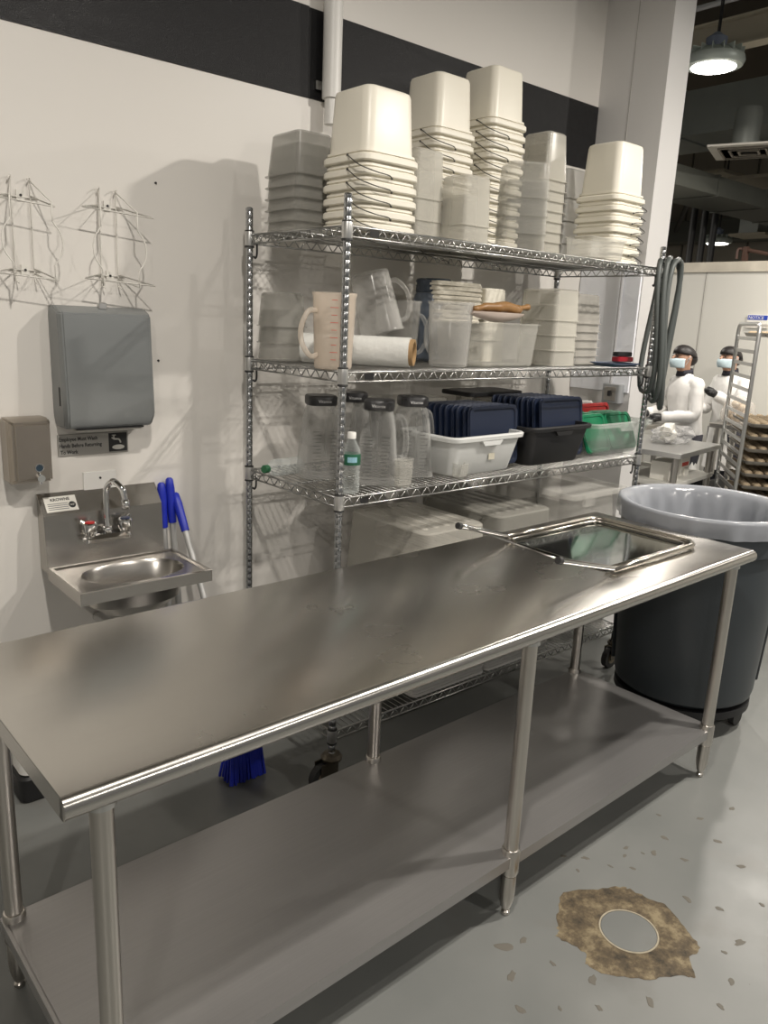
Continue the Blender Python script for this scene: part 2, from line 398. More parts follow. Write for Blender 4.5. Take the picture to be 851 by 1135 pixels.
tag(link('rail_pipe', bm, mat('rust_iron', (.06, .03, .02), .7)), 'dark rusty pipe mounted along the top edge of the panel wall', 'pipe')
p = thing('notice_sign', 'small white notice sign with blue heading on the panel wall', 'sign', (6.985, .50, 1.76))
link('sign_plate', box(B(), 0, .012, -.09, .09, -.055, .055), PAPER, p)
link('heading_band', box(B(), -.002, 0, -.085, .085, .012, .05), mat('notice_blue', (.02, .06, .42), .5), p)
text('heading_text', 'NOTICE', .036, (-.003, .078, .018), (PI/2, 0, -PI/2), PAPER, p, .0005)

# ------------------------------------------------------------------ steel work table
T = thing('work_table', 'long stainless steel work table with undershelf and six tubular legs', 'table', (.4372, -1.5709, 0), .0169)
TL, TD, TH, US = 2.4435, .6994, .90, .203
bm = B()
# top sheet with rolled front and back edges, flat ends turned down
def roll_profile():
    pr = []; r = .021
    pr.append((r, TH))                     # start of the flat top, near the front roll
    for k in range(1, 11):
        a = PI/2+PI*1.15*k/10
        pr.append((r+r*math.cos(a), TH-r+r*math.sin(a)))
    pr += [(r+.004, TH-.03), (r+.004, TH-.004)]
    return pr
pr = roll_profile()
full = [(y, z) for y, z in pr[::-1]]
back = [(TD-y, z) for y, z in pr]
outline = full+back
outline = outline
loft(bm, [[(0, y, z) for y, z in outline], [(.004, y, z) for y, z in outline], [(TL-.004, y, z) for y, z in outline], [(TL, y, z) for y, z in outline]])
box(bm, 0, .004, .012, TD-.012, TH-.042, TH-.002); box(bm, TL-.004, TL, .012, TD-.012, TH-.042, TH-.002)
link('tabletop', bm, STEEL, T, True, 35)
bm = B()
for y in (.11, TD-.13): box(bm, .04, TL-.04, y, y+.02, TH-.035, TH-.005)
link('hat_channel', bm, STEELD, T)
bm = B()
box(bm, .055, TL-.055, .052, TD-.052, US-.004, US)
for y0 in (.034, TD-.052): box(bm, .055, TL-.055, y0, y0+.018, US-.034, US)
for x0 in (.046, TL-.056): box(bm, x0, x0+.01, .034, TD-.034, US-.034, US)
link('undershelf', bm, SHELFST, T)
for lx in (.075, TL/2, TL-.075):
    for ly in (.05, TD-.05):
        bm = B(); lathe(bm, [(.0205, .12), (.0205, TH-.03)], 24, (lx, ly))
        lg = link('leg', bm, STEEL2, T, True, 40)
        bm = B(); lathe(bm, [(.024, US-.065), (.0265, US-.06), (.0265, US+.012), (.024, US+.017), (.021, US+.018)], 24, (lx, ly)); link('leg_collar', bm, STEEL2, lg, True, 40)
        bm = B(); lathe(bm, [(.010, 0), (.013, .004), (.013, .012), (.009, .016), (.015, .028), (.021, .055), (.0225, .075), (.0225, .135)], 24, (lx, ly)); link('bullet_foot', bm, STEEL2, lg, True, 40)
        bm = B(); lathe(bm, [(.026, TH-.06), (.026, TH-.028)], 24, (lx, ly)); link('gusset', bm, ALU, lg, True, 40)

# ------------------------------------------------------------------ wire shelving unit
SX, SYB, SYF, SX2 = 1.63, -.124, -.694, 3.401
U = thing('wire_shelving_unit', 'tall chrome wire shelving unit on casters holding tubs and pitchers', 'shelving unit', (0, 0, 0))
ZS = [1.925, 1.4855, 1.074, .222]
for (x, y) in ((SX, SYF), (SX, SYB), (SX2, SYF), (SX2, SYB)):
    prof = [(.0127, .135)]; z = .14
    while z < 2.0:
        prof += [(.0127, z), (.0118, z+.0015), (.0118, z+.0035), (.0127, z+.005)]; z += .0254
    prof += [(.0127, 2.008), (.009, 2.012)]
    pl = link('post', lathe(B(), prof, 14, (x, y)), POSTM, U, True, 40)
    cs = bpy.data.objects.new('caster', None)
    bm = B(); lathe(bm, [(.008, .11), (.037, .112), (.039, .122), (.03, .134), (.014, .138)], 20, (x, y))
    cx = x-.028
    box(bm, cx-.03, x+.015, y-.022, y-.018, .045, .112); box(bm, cx-.03, x+.015, y+.018, y+.022, .045, .112)
    cs = link('caster', bm, mat('caster_zinc', (.16, .14, .11), .4, .9), U)
    bm = B(); tube(bm, [(cx-.01, y-.014, .052), (cx-.01, y+.014, .052)], .0515, 24); link('wheel', bm, RUBBER, cs, True, 40)
    bm = B(); tube(bm, [(cx-.01, y-.0165, .052), (cx-.01, y+.0165, .052)], .028, 16); link('wheel_hub', bm, mat('hub_tan', (.22, .18, .12), .5), cs, True, 40)
def truss(bm, a, b, z, step=.050, h=.030):
    a = Vector(a); b = Vector(b); L = (b-a).length; d = (b-a)/L
    cyl(bm, a+Vector((0, 0, z)), b+Vector((0, 0, z)), .0036, 8); cyl(bm, a+Vector((0, 0, z-h)), b+Vector((0, 0, z-h)), .0032, 8)
    n = max(2, int(L/step)); pts = []
    for i in range(n*2+1):
        pts.append(a+d*(L*i/(2*n))+Vector((0, 0, z-(0 if i % 2 else h))))
    for p, q in zip(pts, pts[1:]): cyl(bm, p, q, .0023, 5)
for i, z in enumerate(ZS):
    zt = z-.006
    bm = B(); truss(bm, (SX+.012, SYF, 0), (SX2-.012, SYF, 0), zt)
    sh = link('shelf', bm, ZINC, U, True)
    bm = B(); truss(bm, (SX+.012, SYB, 0), (SX2-.012, SYB, 0), zt); link('rear_truss', bm, ZINC, sh, True)
    for xs in (SX, SX2):
        bm = B(); truss(bm, (xs, SYF+.012, 0), (xs, SYB-.012, 0), zt); link('side_truss', bm, ZINC, sh, True)
    bm = B(); n = 68
    for k in range(1, n):
        x = SX+(SX2-SX)*k/n; cyl(bm, (x, SYF, zt+.003), (x, SYB, zt+.003), .0016, 5)
    for y in (-.56, -.41, -.26): cyl(bm, (SX, y, zt-.003), (SX2, y, zt-.003), .0028, 6)
    link('wire_deck', bm, ZINC, sh, True)
    for (x, y) in ((SX, SYF), (SX, SYB), (SX2, SYF), (SX2, SYB)):
        link('corner_collar', lathe(B(), [(.0165, z-.044), (.0175, z-.040), (.0175, z+.002), (.0165, z+.006)], 18, (x, y)), ALU, sh, True, 40)
        link('split_sleeve', lathe(B(), [(.0150, z-.050), (.0172, z-.049), (.0168, z-.042), (.0160, z-.04), (.0160, z+.004), (.0170, z+.005), (.0165, z+.009), (.013, z+.01)], 18, (x, y)), RUBBER, sh, True, 40)
    for (x, y) in ((SX+.028, SYB-.005), (SX2-.028, SYF+.005)):
        link('hook', tube(B(), smoothpath([(x, y, z-.032), (x, y, z-.07), (x-.006, y, z-.083), (x-.014, y, z-.078)], 4), .004, 6), RUBBER, sh, True)
    if i < 3:
        bm = B(); box(bm, SX+.085, SX+.122, SYF-.006, SYF-.0045, z-.030, z-.010); link('name_badge', bm, BLACKP, sh)

# ------------------------------------------------------------------ container shapes
def open_box(w, d, h, tb, rim, rimh, t=.0022, r=.02, inv=False, bm=None, lip=None):
    """tub: opening w x d at the top, base narrower by tb each side"""
    bm = bm or B(); lip = lip or rimh
    R = [rr(w-2*tb-.012, d-2*tb-.012, r, 0), rr(w-2*tb, d-2*tb, r, .006), rr(w, d, r, h-rimh), rr(w+2*rim, d+2*rim, r+rim, h-rimh+.001), rr(w+2*rim, d+2*rim, r+rim, h),
         rr(w-2*t, d-2*t, r, h), rr(w-2*tb-2*t, d-2*tb-2*t, r, .006+t), rr(w-2*tb-.012, d-2*tb-.012, r, .003+t)]
    if inv: R = [[(x, y, h-z) for x, y, z in q] for q in R]
    return loft(bm, R)
def bucket_mesh(w=.215, h=.227):
    tb = .009
    def ring(s, z, r=.035): return rr(w+2*s, w+2*s, r, z, k=5)
    outer = [ring(.011, 0), ring(.014, .003), ring(.0135, .018), ring(.010, .022), ring(.003, .023), ring(.002, .027), ring(.0065, .0275), ring(.006, .0345), ring(-.0005, .036), ring(-tb, h-.016), ring(-tb-.004, h-.005, .032), ring(-tb-.014, h, .026)]
    inner = [ring(-.0015, 0), ring(-.0018, .03), ring(-tb-.0016, h-.018), ring(-tb-.016, h-.004, .025)]
    bm = B(); loft(bm, inner[::-1]+outer, True, True)
    return bm
def bail(w=.215, side=1):
    bm = B(); a = w/2+.014
    P = [(-a, -.03, .020), (-a-.010, -.06, .006), (-a-.012, -a+.012, -.020), (-a+.035, -a-.014, -.036), (-.03, -a-.012, -.040), (-.01, -a-.002, -.046)]
    P = [(x, y, z) for x, y, z in P]
    if side < 0: P = [(-x, y, z) for x, y, z in P]
    tube(bm, smoothpath(P, 5), .0019, 6)
    sph(bm, (P[0][0]*1.0, P[0][1], P[0][2]), .004, n=8, m=6); sph(bm, P[-1], .004, n=8, m=6)
    return bm
BAILM = mat('bail_wire', (.07, .07, .065), .4, .5)
def bucket_stack(x, y, z0, n, pitch, w, h, where, grp, rz=0, side=1, jig=.003, m=WHITE):
    base = None
    for k in range(n):
        pos = 'the topmost' if k == n-1 else ('the bottom one' if k == 0 else ORD[k]+' from the bottom')
        lab = 'upside-down cream square bucket, %s, %s' % (pos, where)
        loc = (x+random.uniform(-jig, jig)*.5, y+random.uniform(-jig, jig)*.5, z0+k*pitch)
        if base is None:
            base = thing('square_bucket', lab, 'bucket', loc, rz, grp)
            link('bucket_body', bucket_mesh(w, h), m, base, True, 35)
            link('wire_bail', bail(w, side), BAILM, base, True)
        else:
            dup(base, loc, rz+random.uniform(-.006, .006), lab, grp)
def pan_stack(x, y, z0, n, pitch, w, d, h, tb, rim, mt, where, grp, rz=0, name='food_pan', adj='translucent', inv=True, r=.02, rimh=.004):
    base = None
    for k in range(n):
        pos = 'the topmost' if k == n-1 else ('the bottom one' if k == 0 else ORD[k]+' from the bottom')
        lab = ('%s upside-down pan, %s, %s' % (adj, pos, where)) if n > 1 else '%s pan, %s' % (adj, where)
        loc = (x, y, z0+k*pitch)
        if base is None:
            base = tag(link(name, open_box(w, d, h, tb, rim, rimh, r=r, inv=inv), mt, None, True, 35), lab, 'food pan', grp)
            base.location = loc; base.rotation_euler = (0, 0, rz)
        else:
            dup(base, loc, rz+random.uniform(-.01, .01), lab, grp)
    return base
Z1, Z2, Z3, Z4 = ZS
# ---- top shelf
pan_stack(1.775, -.232, Z1, 6, .038, .17, .20, .14, .012, .010, CLRG, 'left end of the top shelf', 'smoky grey pans on the top shelf', adj='smoky grey')
bucket_stack(1.868, -.502, Z1, 6, .042, .215, .227, 'front left stack on the top shelf', 'cream buckets in the front left stack')
bucket_stack(2.446, -.205, Z1, 11, .0425, .205, .227, 'back stack left of the tallest', 'cream buckets in the left back stack')
bucket_stack(2.755, -.205, Z1, 13, .0428, .205, .227, 'tallest stack on the top shelf', 'cream buckets in the tallest stack')
bucket_stack(3.262, -.487, Z1, 7, .044, .205, .24, 'right end stack on the top shelf', 'cream buckets in the right stack', side=-1)
pan_stack(3.28, -.22, Z1, 4, .10, .15, .15, .13, .008, .004, WHITE2, 'stack behind the right buckets', 'white pans behind the right buckets', adj='white')
pan_stack(2.17, -.40, Z1, 3, .075, .145, .16, .17, .006, .003, CLR2, 'stack right of the front left buckets', 'frosted pans next to the front left buckets', adj='frosted')
pan_stack(2.33, -.50, Z1, 2, .07, .15, .14, .175, .006, .003, CLR2, 'short stack in the top shelf middle', 'frosted pans in the short middle stack', adj='frosted')
pan_stack(2.60, -.545, Z1, 4, .065, .17, .15, .13, .006, .004, CLR, 'front middle of the top shelf', 'clear labelled pans on the top shelf', rz=-.55, adj='clear')
pan_stack(3.055, -.26, Z1, 9, .043, .15, .17, .20, .012, .008, CLR2, 'stack left of the right buckets', 'frosted pans in the tall stack', adj='tall frosted')
b = tag(link('storage_tub', open_box(.26, .13, .085, .006, .006, .006), CLR, None, True, 35), 'low clear open tub at the front edge before the right buckets', 'tub'); b.location = (3.0, -.62, Z1)
for (x, y, z, l) in ((2.655, -.666, 2.12, 'upper white label stuck on the clear pans in the middle of the top shelf'), (2.64, -.664, 2.045, 'lower torn white label stuck on the clear pans in the middle of the top shelf')): pass
# ---- second shelf
pan_stack(1.725, -.195, Z2, 3, .06, .14, .13, .12, .008, .006, CLRG, 'left end of the second shelf', 'grey pans on the second shelf', adj='smoky grey')
def pitcher(label, loc, rz, m, r=.075, h=.235, marks=None, rot=None, hz=(.04, .18)):
    p = thing('measuring_pitcher', label, 'pitcher', loc, rz)
    if rot: p.rotation_euler = rot
    bm = B(); t = .003
    lathe(bm, [(.001, 0), (r*.86, 0), (r*.90, .008), (r*1.02, h-.012), (r*1.06, h-.008), (r*1.06, h), (r*1.02-t, h), (r*.90-t, .010), (.001, .006)], 36)
    link('pitcher_body', bm, m, p, True, 40)
    a = r*.95
    bm = B(); tube(bm, smoothpath([(a-.004, 0, hz[1]), (a+.03, 0, hz[1]-.002), (a+.055, 0, hz[1]-.05), (a+.052, 0, hz[0]+.04), (a+.022, 0, hz[0]), (a-.006, 0, hz[0]+.004)], 5), .0085, 10)
    link('handle', bm, m, p, True)
    if marks:
        bm = B()
        for k in range(9):
            z = .03+k*.023; wd = .013 if k % 2 else .009; rad = r*(.90+.12*z/h)+.0008
            for j in range(4):
                a0 = marks-wd/r+2*wd/r*j/4; a1 = marks-wd/r+2*wd/r*(j+1)/4
                q = [(rad*math.cos(v), rad*math.sin(v), zz) for v, zz in ((a0, z), (a1, z), (a1, z+.0016), (a0, z+.0016))]
                bm.faces.new([bm.verts.new(c) for c in q])
        link('volume_marks', bm, REDINK if m is CLRT else mat('grey_ink', (.2, .2, .2), .6), p)
    return p
pitcher('tan measuring pitcher with red volume marks, front left on the second shelf', (1.655, -.606, Z2), PI*.97, CLRT, .068, .238, marks=-2.2-PI*.97)
pitcher('clear pitcher standing behind the end of the film roll, its handle to the right', (2.17, -.33, Z2), -.2, CLRP, .086, .235, marks=-2.2)
pitcher('frosted round pitcher right of the film roll beside the clear pan', (2.245, -.545, Z2), -1.6+PI, clear('frosted_pitcher', (.66, .65, .62), .20, .2, .4), .082, .235)
pitcher('clear pitcher lying tilted upside-down on top of the film roll', (1.945, -.42, 1.805), 0, CLRP, .078, .215, marks=-1.5, rot=(PI-.15, -.22, -.35))
R = thing('film_roll', 'roll of clear stretch film lying on the second shelf', 'film roll', (0, 0, 0))
R.location = (1.99, -.625, Z2+.053); R.rotation_euler = (0, 0, -.91)
bm = B(); cyl(bm, (-.40, 0, 0), (-.010, 0, 0), .052, 32); link('film', bm, WRAP, R, True, 40)
bm = B()
loft(bm, [[(xx, rad*math.cos(a), rad*math.sin(a)) for a in [2*PI*k/28 for k in range(28)]] for xx, rad in ((-.399, .046), (.004, .046), (.004, .038), (-.399, .038))], closed=True)
link('cardboard_core', bm, CARD, R, True, 40)
J = thing('lidded_jar', 'dark blue lidded jar behind the pitchers on the second shelf', 'jar', (2.44, -.24, Z2))
jm = mat('jar_blue', (.05, .065, .09), .25)
link('jar_body', lathe(B(), [(.07, 0), (.082, .01), (.082, .25), (.074, .275)], 28), clear('jar_smoke', (.12, .15, .20), .7, .15, .2), J, True, 40)
link('jar_lid', lathe(B(), [(.072, .276), (.074, .28), (.074, .325), (.068, .332)], 28, fn=lambda r, z, a: (r*(1+.012*math.cos(20*a)), z)), jm, J, True, 30)
b = tag(link('food_pan', open_box(.33, .27, .168, .012, .010, .006), CLR, None, True, 35), 'clear square pan holding the amber scoop, middle of the second shelf', 'food pan'); b.location = (2.495, -.505, Z2)
def lid(w, d, t=.014, m=LIDW, inset=.03):
    bm = B(); loft(bm, [rr(w, d, .025, 0), rr(w, d, .025, t*.5), rr(w-.006, d-.006, .025, t*.5+.001), rr(w-.008, d-.008, .025, t), rr(w-inset, d-inset, .02, t), rr(w-inset-.006, d-inset-.006, .02, t*.55)])
    return bm
# a rack of cream lids on a support pan
b2 = tag(link('food_pan', open_box(.24, .12, .16, .006, .005, .006, inv=True), CLR2, None, True, 35), 'frosted upside-down pan under the cream lid pile at the back', 'food pan'); b2.location = (2.52, -.235, Z2)
base = None
for k in range(9):
    pos = 'topmost' if k == 8 else ('lowest' if k == 0 else ORD[k]+' from the bottom')
    loc = (2.515+(.03 if k in (1, 3) else 0)+random.uniform(-.004, .004), -.255, Z2+.161+k*.0182)
    lab = 'cream plastic lid, %s in the lid pile on the second shelf' % pos
    if base is None:
        base = tag(link('container_lid', lid(.27, .155, .017), LIDW, None, True, 35), lab, 'lid', 'cream lids on the second shelf'); base.location = loc
    else: dup(base, loc, random.uniform(-.04, .04), lab)
S_ = thing('scoop', 'clear scoop with amber brown handle resting on the clear pan', 'scoop', (2.44, -.60, Z2+.206), .12)
bm = B(); sc = []
for k in range(9):
    x = -.17+.34*k/8; w_ = .035*math.sin(PI*(k+.8)/9.6)+.004; dp = .034*math.sin(PI*(k+.6)/9.2)+.004
    sc.append([(x, w_*math.cos(a), -dp*math.sin(a)) for a in [PI*j/10 for j in range(11)]]+[(x, (w_-.003)*math.cos(a), -(dp-.003)*math.sin(a)+.0005) for a in [PI*(10-j)/10 for j in range(11)]])
loft(bm, sc); link('scoop_bowl', bm, clear('scoop_plastic', (.62, .52, .46), .7, .2, .2), S_, True, 40)
bm = B(); tube(bm, smoothpath([(-.15, 0, .006), (-.08, .004, .016), (-.01, -.004, .018), (.06, .004, .022), (.13, 0, .012), (.15, 0, .02), (.20, 0, .026), (.215, 0, .028)], 5), [.012]*5+[.017]*5+[.021]*5+[.022]*5+[.018]*5+[.010]*5+[.013]*5+[.010], 12)
link('amber_handle', bm, BROWN, S_, True)
pan_stack(2.885, -.50, Z2, 4, .062, .17, .20, .13, .006, .004, CLR2, 'second shelf stack beside the scoop', 'frosted pans in the second shelf stack', adj='frosted')
pan_stack(3.165, -.39, Z2, 6, .036, .22, .22, .13, .010, .008, clear('grey_frost', (.60, .58, .53), .30, .25, .3), 'wide stack right on the second shelf', 'wide pans at the right of the second shelf', adj='greyish frosted')
pan_stack(2.74, -.25, Z2, 3, .09, .14, .16, .13, .006, .004, WHITE, 'back of the second shelf', 'cream pans at the back of the second shelf', adj='cream')
G = thing('hand_tool', 'black and red hand tool lying on the right end of the second shelf', 'tool', (3.325, -.60, Z2+.022))
link('black_grip', rbox(B(), -.06, .05, -.02, .02, .02, .04, .01), BLACKP, G, True, 40); link('red_grip', rbox(B(), -.06, .06, -.022, .022, -.004, .018, .01), mat('dark_red', (.30, .01, .02), .4), G, True, 40)
b = tag(link('flat_tray', open_box(.20, .14, .014, .006, .006, .004), mat('slate_blue', (.06, .09, .16), .4), None, True, 35), 'flat slate blue tray at the right end of the second shelf', 'tray'); b.location = (3.27, -.60, Z2)
# ---- third shelf: blender jars
def jar_mesh(m_in=False):
    rs = []
    for z, w, r in ((0, .158, .03), (.01, .156, .03), (.20, .124, .03), (.235, .112, .03), (.255, .100, .03), (.262, .096, .03)): rs.append(rr(w, w, r, z, k=4))
    inn = [rr(w-.006, w-.006, .027, z, k=4) for z, w in ((.25, .100), (.20, .124), (.0, .158))]
    return loft(B(), rs+inn, True, True)
def jar(label, loc, rz, tilt=0):
    p = thing('blender_jar', label, 'blender jar', loc, rz, 'upside-down blender jars on the third shelf'); p.rotation_euler = (tilt, 0, rz)
    link('jar_body', jar_mesh(), clear('blender_jar_plastic', (.66, .66, .64), .08, .05, .42), p, True, 40)
    link('base_collar', loft(B(), [rr(.104, .104, .03, .262), rr(.108, .108, .03, .266), rr(.108, .108, .03, .292), rr(.10, .10, .03, .297)]), mat('collar_black', (.028, .028, .03), .4), p, True, 40)
    text('collar_text', 'Vitamix', .016, (0, -.0545, .273), FACE, mat('print_white', (.7, .7, .7), .6), p, .0004, align='CENTER')
    bm = B()
    for k in range(13):
        z = .02+k*.0125; yy = -(.156-(.156-.124)*z/.20)/2-.0008
        for s in (-1, 1):
            xa, xb = s*.016, s*(.036 if k % 2 else .046)
            q = [(xa, yy, z), (xb, yy, z), (xb, yy-.0001, z+.0013), (xa, yy-.0001, z+.0013)]; bm.faces.new([bm.verts.new(c) for c in q])
    link('volume_marks', bm, mat('marks_ink', (.06, .06, .06), .6), p)
    bm = B(); tube(bm, smoothpath([(.052, .03, .235), (.085, .05, .225), (.10, .055, .15), (.095, .05, .09), (.074, .03, .085)], 5), .011, 8); link('handle', bm, clear('blender_jar_plastic', (0,)*3, 0), p, True)
    bm = B(); box(bm, -.003, .003, -.069, -.064, .08, .225, Matrix.Rotation(0, 3, 'X')); link('moulded_rib', bm, clear('blender_jar_plastic', (0,)*3, 0), p)
    return p
j0 = jar('upside-down blender jar at the left, behind the front left post', (1.79, -.36, Z3), -.35)
dup(j0, (1.905, -.555, Z3), -.75, 'upside-down blender jar standing beside the small bottle')
dup(j0, (1.985, -.30, Z3), -.5, 'upside-down blender jar at the back, mostly hidden by the jar before it')
dup(j0, (2.115, -.50, Z3), -.45, 'upside-down blender jar nearest the white tub')
PB = thing('plastic_bottle', 'small clear plastic water bottle standing beside the front left post', 'bottle', (1.705, -.655, Z3))
bpr = [(.026, 0), (.031, .006), (.0315, .03), (.029, .04), (.0315, .05), (.029, .06), (.0315, .07), (.029, .08), (.0315, .09), (.0315, .135), (.029, .15), (.018, .172), (.013, .182), (.013, .192)]
link('bottle_body', lathe(B(), bpr, 24), PET, PB, True)
link('bottle_cap', lathe(B(), [(.0145, .185), (.0145, .204), (.013, .206)], 20), WHITE2, PB, True, 40)
lb = link('bottle_label', lathe(B(), [(.0318, .098), (.0322, .099), (.0322, .134), (.0318, .135)], 24, cap0=False, cap1=False), mat('label_green', (.01, .10, .05), .4), PB, True, 40)
bm = B(); lathe(bm, [(.0325, .108), (.0325, .126)], 24, cap0=False, cap1=False)
for f in list(bm.faces):
    c = f.calc_center_median(); a = math.atan2(c.y, c.x)
    if not (-2.6 < a < -1.6): bm.faces.remove(f)
link('label_picture', bm, mat('label_blue', (.25, .45, .55), .5), PB)
PB2 = thing('plastic_bottle', 'clear plastic bottle lying on its side at the left end of the third shelf', 'bottle', (1.735, -.30, Z3+.033), 0)
PB2.rotation_euler = (0, -PI/2+.06, .35)
link('bottle_body', lathe(B(), bpr, 24), PET, PB2, True); link('bottle_cap', lathe(B(), [(.0145, .185), (.0145, .204), (.013, .206)], 20), mat('cap_green', (.02, .12, .05), .4), PB2, True, 40)
for (x, y, w, d, h, l) in ((1.93, -.672, .07, .03, .10, 'small clear scoop cup standing at the front below the blender jars'), (2.235, -.655, .05, .05, .055, 'tiny clear square cup left of the white tub')):
    b = tag(link('measuring_cup', open_box(w, d, h, .003, .003, .004, r=.006), CLR, None, True, 35), l, 'cup'); b.location = (x, y, Z3)
b = tag(link('storage_bin', open_box(.46, .22, .255, .02, .012, .008, inv=True, r=.04), CLR, None, True, 35), 'large clear upside-down bin at the back of the third shelf behind the blender jars', 'bin'); b.location = (2.35, -.175, Z3)
def tub(name, label, loc, w, d, h, m, rz=0, tb=.03):
    p = thing(name, label, 'tub', loc, rz)
    link('tub_body', open_box(w, d, h, tb, .002, .006, t=.003, r=.035), m, p, True, 35)
    bm = B(); loft(bm, [rr(w+.004, d+.004, .04, h-.02), rr(w+.026, d+.026, .05, h-.018), rr(w+.030, d+.030, .05, h-.004), rr(w+.022, d+.022, .05, h+.001), rr(w-.004, d-.004, .035, h+.001), rr(w-.004, d-.004, .035, h-.006)], closed=True)
    link('tub_rim', bm, m, p, True, 40)
    bm = B(); loft(bm, [[(x, y, z) for x, z in ((-.06, h-.02), (.06, h-.02), (.045, h-.038), (-.045, h-.038))] for y in (-d/2-.014, -d/2-.002)]); link('grip', bm, m, p)
    return p
t1 = tub('bus_tub', 'light grey plastic tub full of navy lids on the third shelf', (2.38, -.515, Z3), .41, .30, .155, BUSG, .03)
link('paper_label', box(B(), .01, .045, -.1385, -.1370, .055, .08), mat('tub_label', (.5, .47, .38), .7), t1)
t2 = tub('bus_tub', 'black plastic tub of navy lids in the middle of the third shelf', (2.845, -.51, Z3), .41, .30, .165, BLACKP, .0)
t3 = tub('bus_tub', 'clear plastic tub of green lids at the right end of the third shelf', (3.325, -.505, Z3), .46, .30, .155, TUBCLR, 0, .04)
def lid_row(n, x, y0, y1, z, w, h, m, where, grp, tilt=.12, t=.012, lean=0, cat='lid', adj='navy', rz=0, drop=0, dx=0):
    base = None
    for k in range(n):
        f = k/max(1, n-1); loc = (x+dx*f+random.uniform(-.003, .003), y0+(y1-y0)*f, z+drop*f)
        pos = 'frontmost' if k == 0 else ('rearmost' if k == n-1 else ORD[k]+' from the front')
        lab = '%s lid on edge, %s, %s' % (adj, pos, where)
        if n == 1: lab = '%s plastic lid standing on edge, %s' % (adj, where)
        if base is None:
            bm = lid(w, h, t, m); bmesh.ops.rotate(bm, verts=bm.verts, cent=(0, 0, 0), matrix=Matrix.Rotation(PI/2, 3, 'X')); bmesh.ops.translate(bm, verts=bm.verts, vec=(0, 0, h/2))
            base = tag(link('container_lid', bm, m, None, True, 35), lab, 'lid', grp); base.location = loc; base.rotation_euler = (-tilt, 0, rz)
        else:
            o = dup(base, loc, rz+random.uniform(-.02, .02), lab, grp)
lid_row(9, 2.49, -.592, -.395, Z3+.012, .29, .245, NAVY, 'in the light grey tub', 'navy lids in the light grey tub', tilt=.10, dx=-.06)
lid_row(9, 2.945, -.585, -.385, Z3+.012, .30, .262, NAVY, 'in the black tub', 'navy lids in the black tub', tilt=.12, dx=-.08)
lid_row(3, 3.215, -.60, -.50, Z3+.012, .20, .185, GREEN, 'at the left of the clear tub', 'green lids left in the clear tub', tilt=.38, adj='green', rz=.05)
lid_row(4, 3.43, -.59, -.47, Z3+.012, .20, .185, GREEN, 'at the right of the clear tub', 'green lids right in the clear tub', tilt=.42, adj='green', rz=-.08)
lid_row(1, 3.40, -.43, -.43, Z3+.012, .24, .205, RED, 'at the back of the clear tub', 'red lid', tilt=.05, adj='red')
lid_row(2, 3.30, -.405, -.385, Z3+.012, .24, .215, WHITE2, 'at the back of the clear tub', 'white lids in the clear tub', tilt=.05, adj='white')
b = tag(link('black_tray', rbox(B(), -.18, .18, -.10, .10, 0, .02, .03), BLACKP, None, True, 35), 'black tray lying across the navy lids at the back', 'tray'); b.location = (2.80, -.225, 1.37)
b.rotation_euler = (0, 0, 0); b.location.z = Z3+.258
for (x, l) in ((2.52, 'frosted bin behind the light grey tub'), (2.85, 'frosted bin behind the black tub')):
    bb = tag(link('storage_bin', open_box(.30, .16, .255, .01, .008, .006, inv=True, r=.03), CLR2, None, True, 35), l, 'bin'); bb.location = (x, -.20, Z3) if x > 2.7 else (x+.12, -.20, Z3)
bpy.data.objects.remove([o for o in bpy.data.objects if o.get('label') == 'frosted bin behind the light grey tub'][0])
# ---- bottom shelf: tall stacks of bins
def big_bin(w, d, h, m, label, loc, rim=.014, ridged=True):
    p = thing('storage_bin', label, 'bin', loc)
    link('bin_body', open_box(w, d, h, .018, rim, .012, t=.003, r=.04, inv=True), m, p, True, 35)
    if ridged:
        bm = B()
        for k in range(5):
            x = -w/2+.07+k*(w-.14)/4; rbox(bm, x-.014, x+.014, -d/2+.07, d/2-.07, h-.004, h+.004, .006, .003)
        link('base_rib', bm, m, p, True, 40)
    return p
BINF = clear('bin_frosted', (.66, .64, .58), .26, .22, .35); BING = clear('bin_grey_frost', (.42, .41, .37), .36, .2, .3)
for x, w, zt, m, nm, n in ((2.235, .375, .872, BINF, 'left', 4), (2.655, .385, .884, BING, 'middle', 4)):
    h = .30; z0 = Z4+.06; step = (zt-h-z0)/(n-1)
    for k in range(n):
        pos = ['lowest', 'second from the bottom', 'third from the bottom', 'topmost'][k]
        big_bin(w, .50, h, m, 'large %s upside-down bin, %s of the %s stack on the bottom shelf' % ('frosted' if nm == 'left' else 'grey', pos, nm), (x, -.43, z0+k*step))
    for k in range(2):
        bb = tag(link('container_lid', lid(w+.035, .51, .024, WHITE2), WHITE2, None, True, 35), 'large white lid under the %s bin stack, %s' % (nm, 'lower of two' if k == 0 else 'upper of two'), 'lid'); bb.location = (x, -.43, Z4+k*.028)
h = .22
for k in range(5):
    pos = ['lowest', 'second from the bottom', 'third from the bottom', 'fourth from the bottom', 'topmost'][k]
    p = big_bin(.39, .50, h, clear('bin_clear', (.70, .69, .65), .09, .12, .4), 'large clear upside-down bin, %s of the right stack on the bottom shelf' % pos, (3.14, -.42, Z4+k*.115), ridged=False)
p = thing('bin_latch_lid', 'large clear lid with latch on top of the right bin stack', 'lid', (3.145, -.43, Z4+.46+h+.002))
bm = B(); loft(bm, [rr(.43, .53, .03, 0), rr(.43, .53, .03, .022), rr(.40, .50, .03, .023), rr(.39, .49, .03, .008)]); link('lid_panel', bm, clear('bin_clear', (0,)*3, 0), p, True, 35)
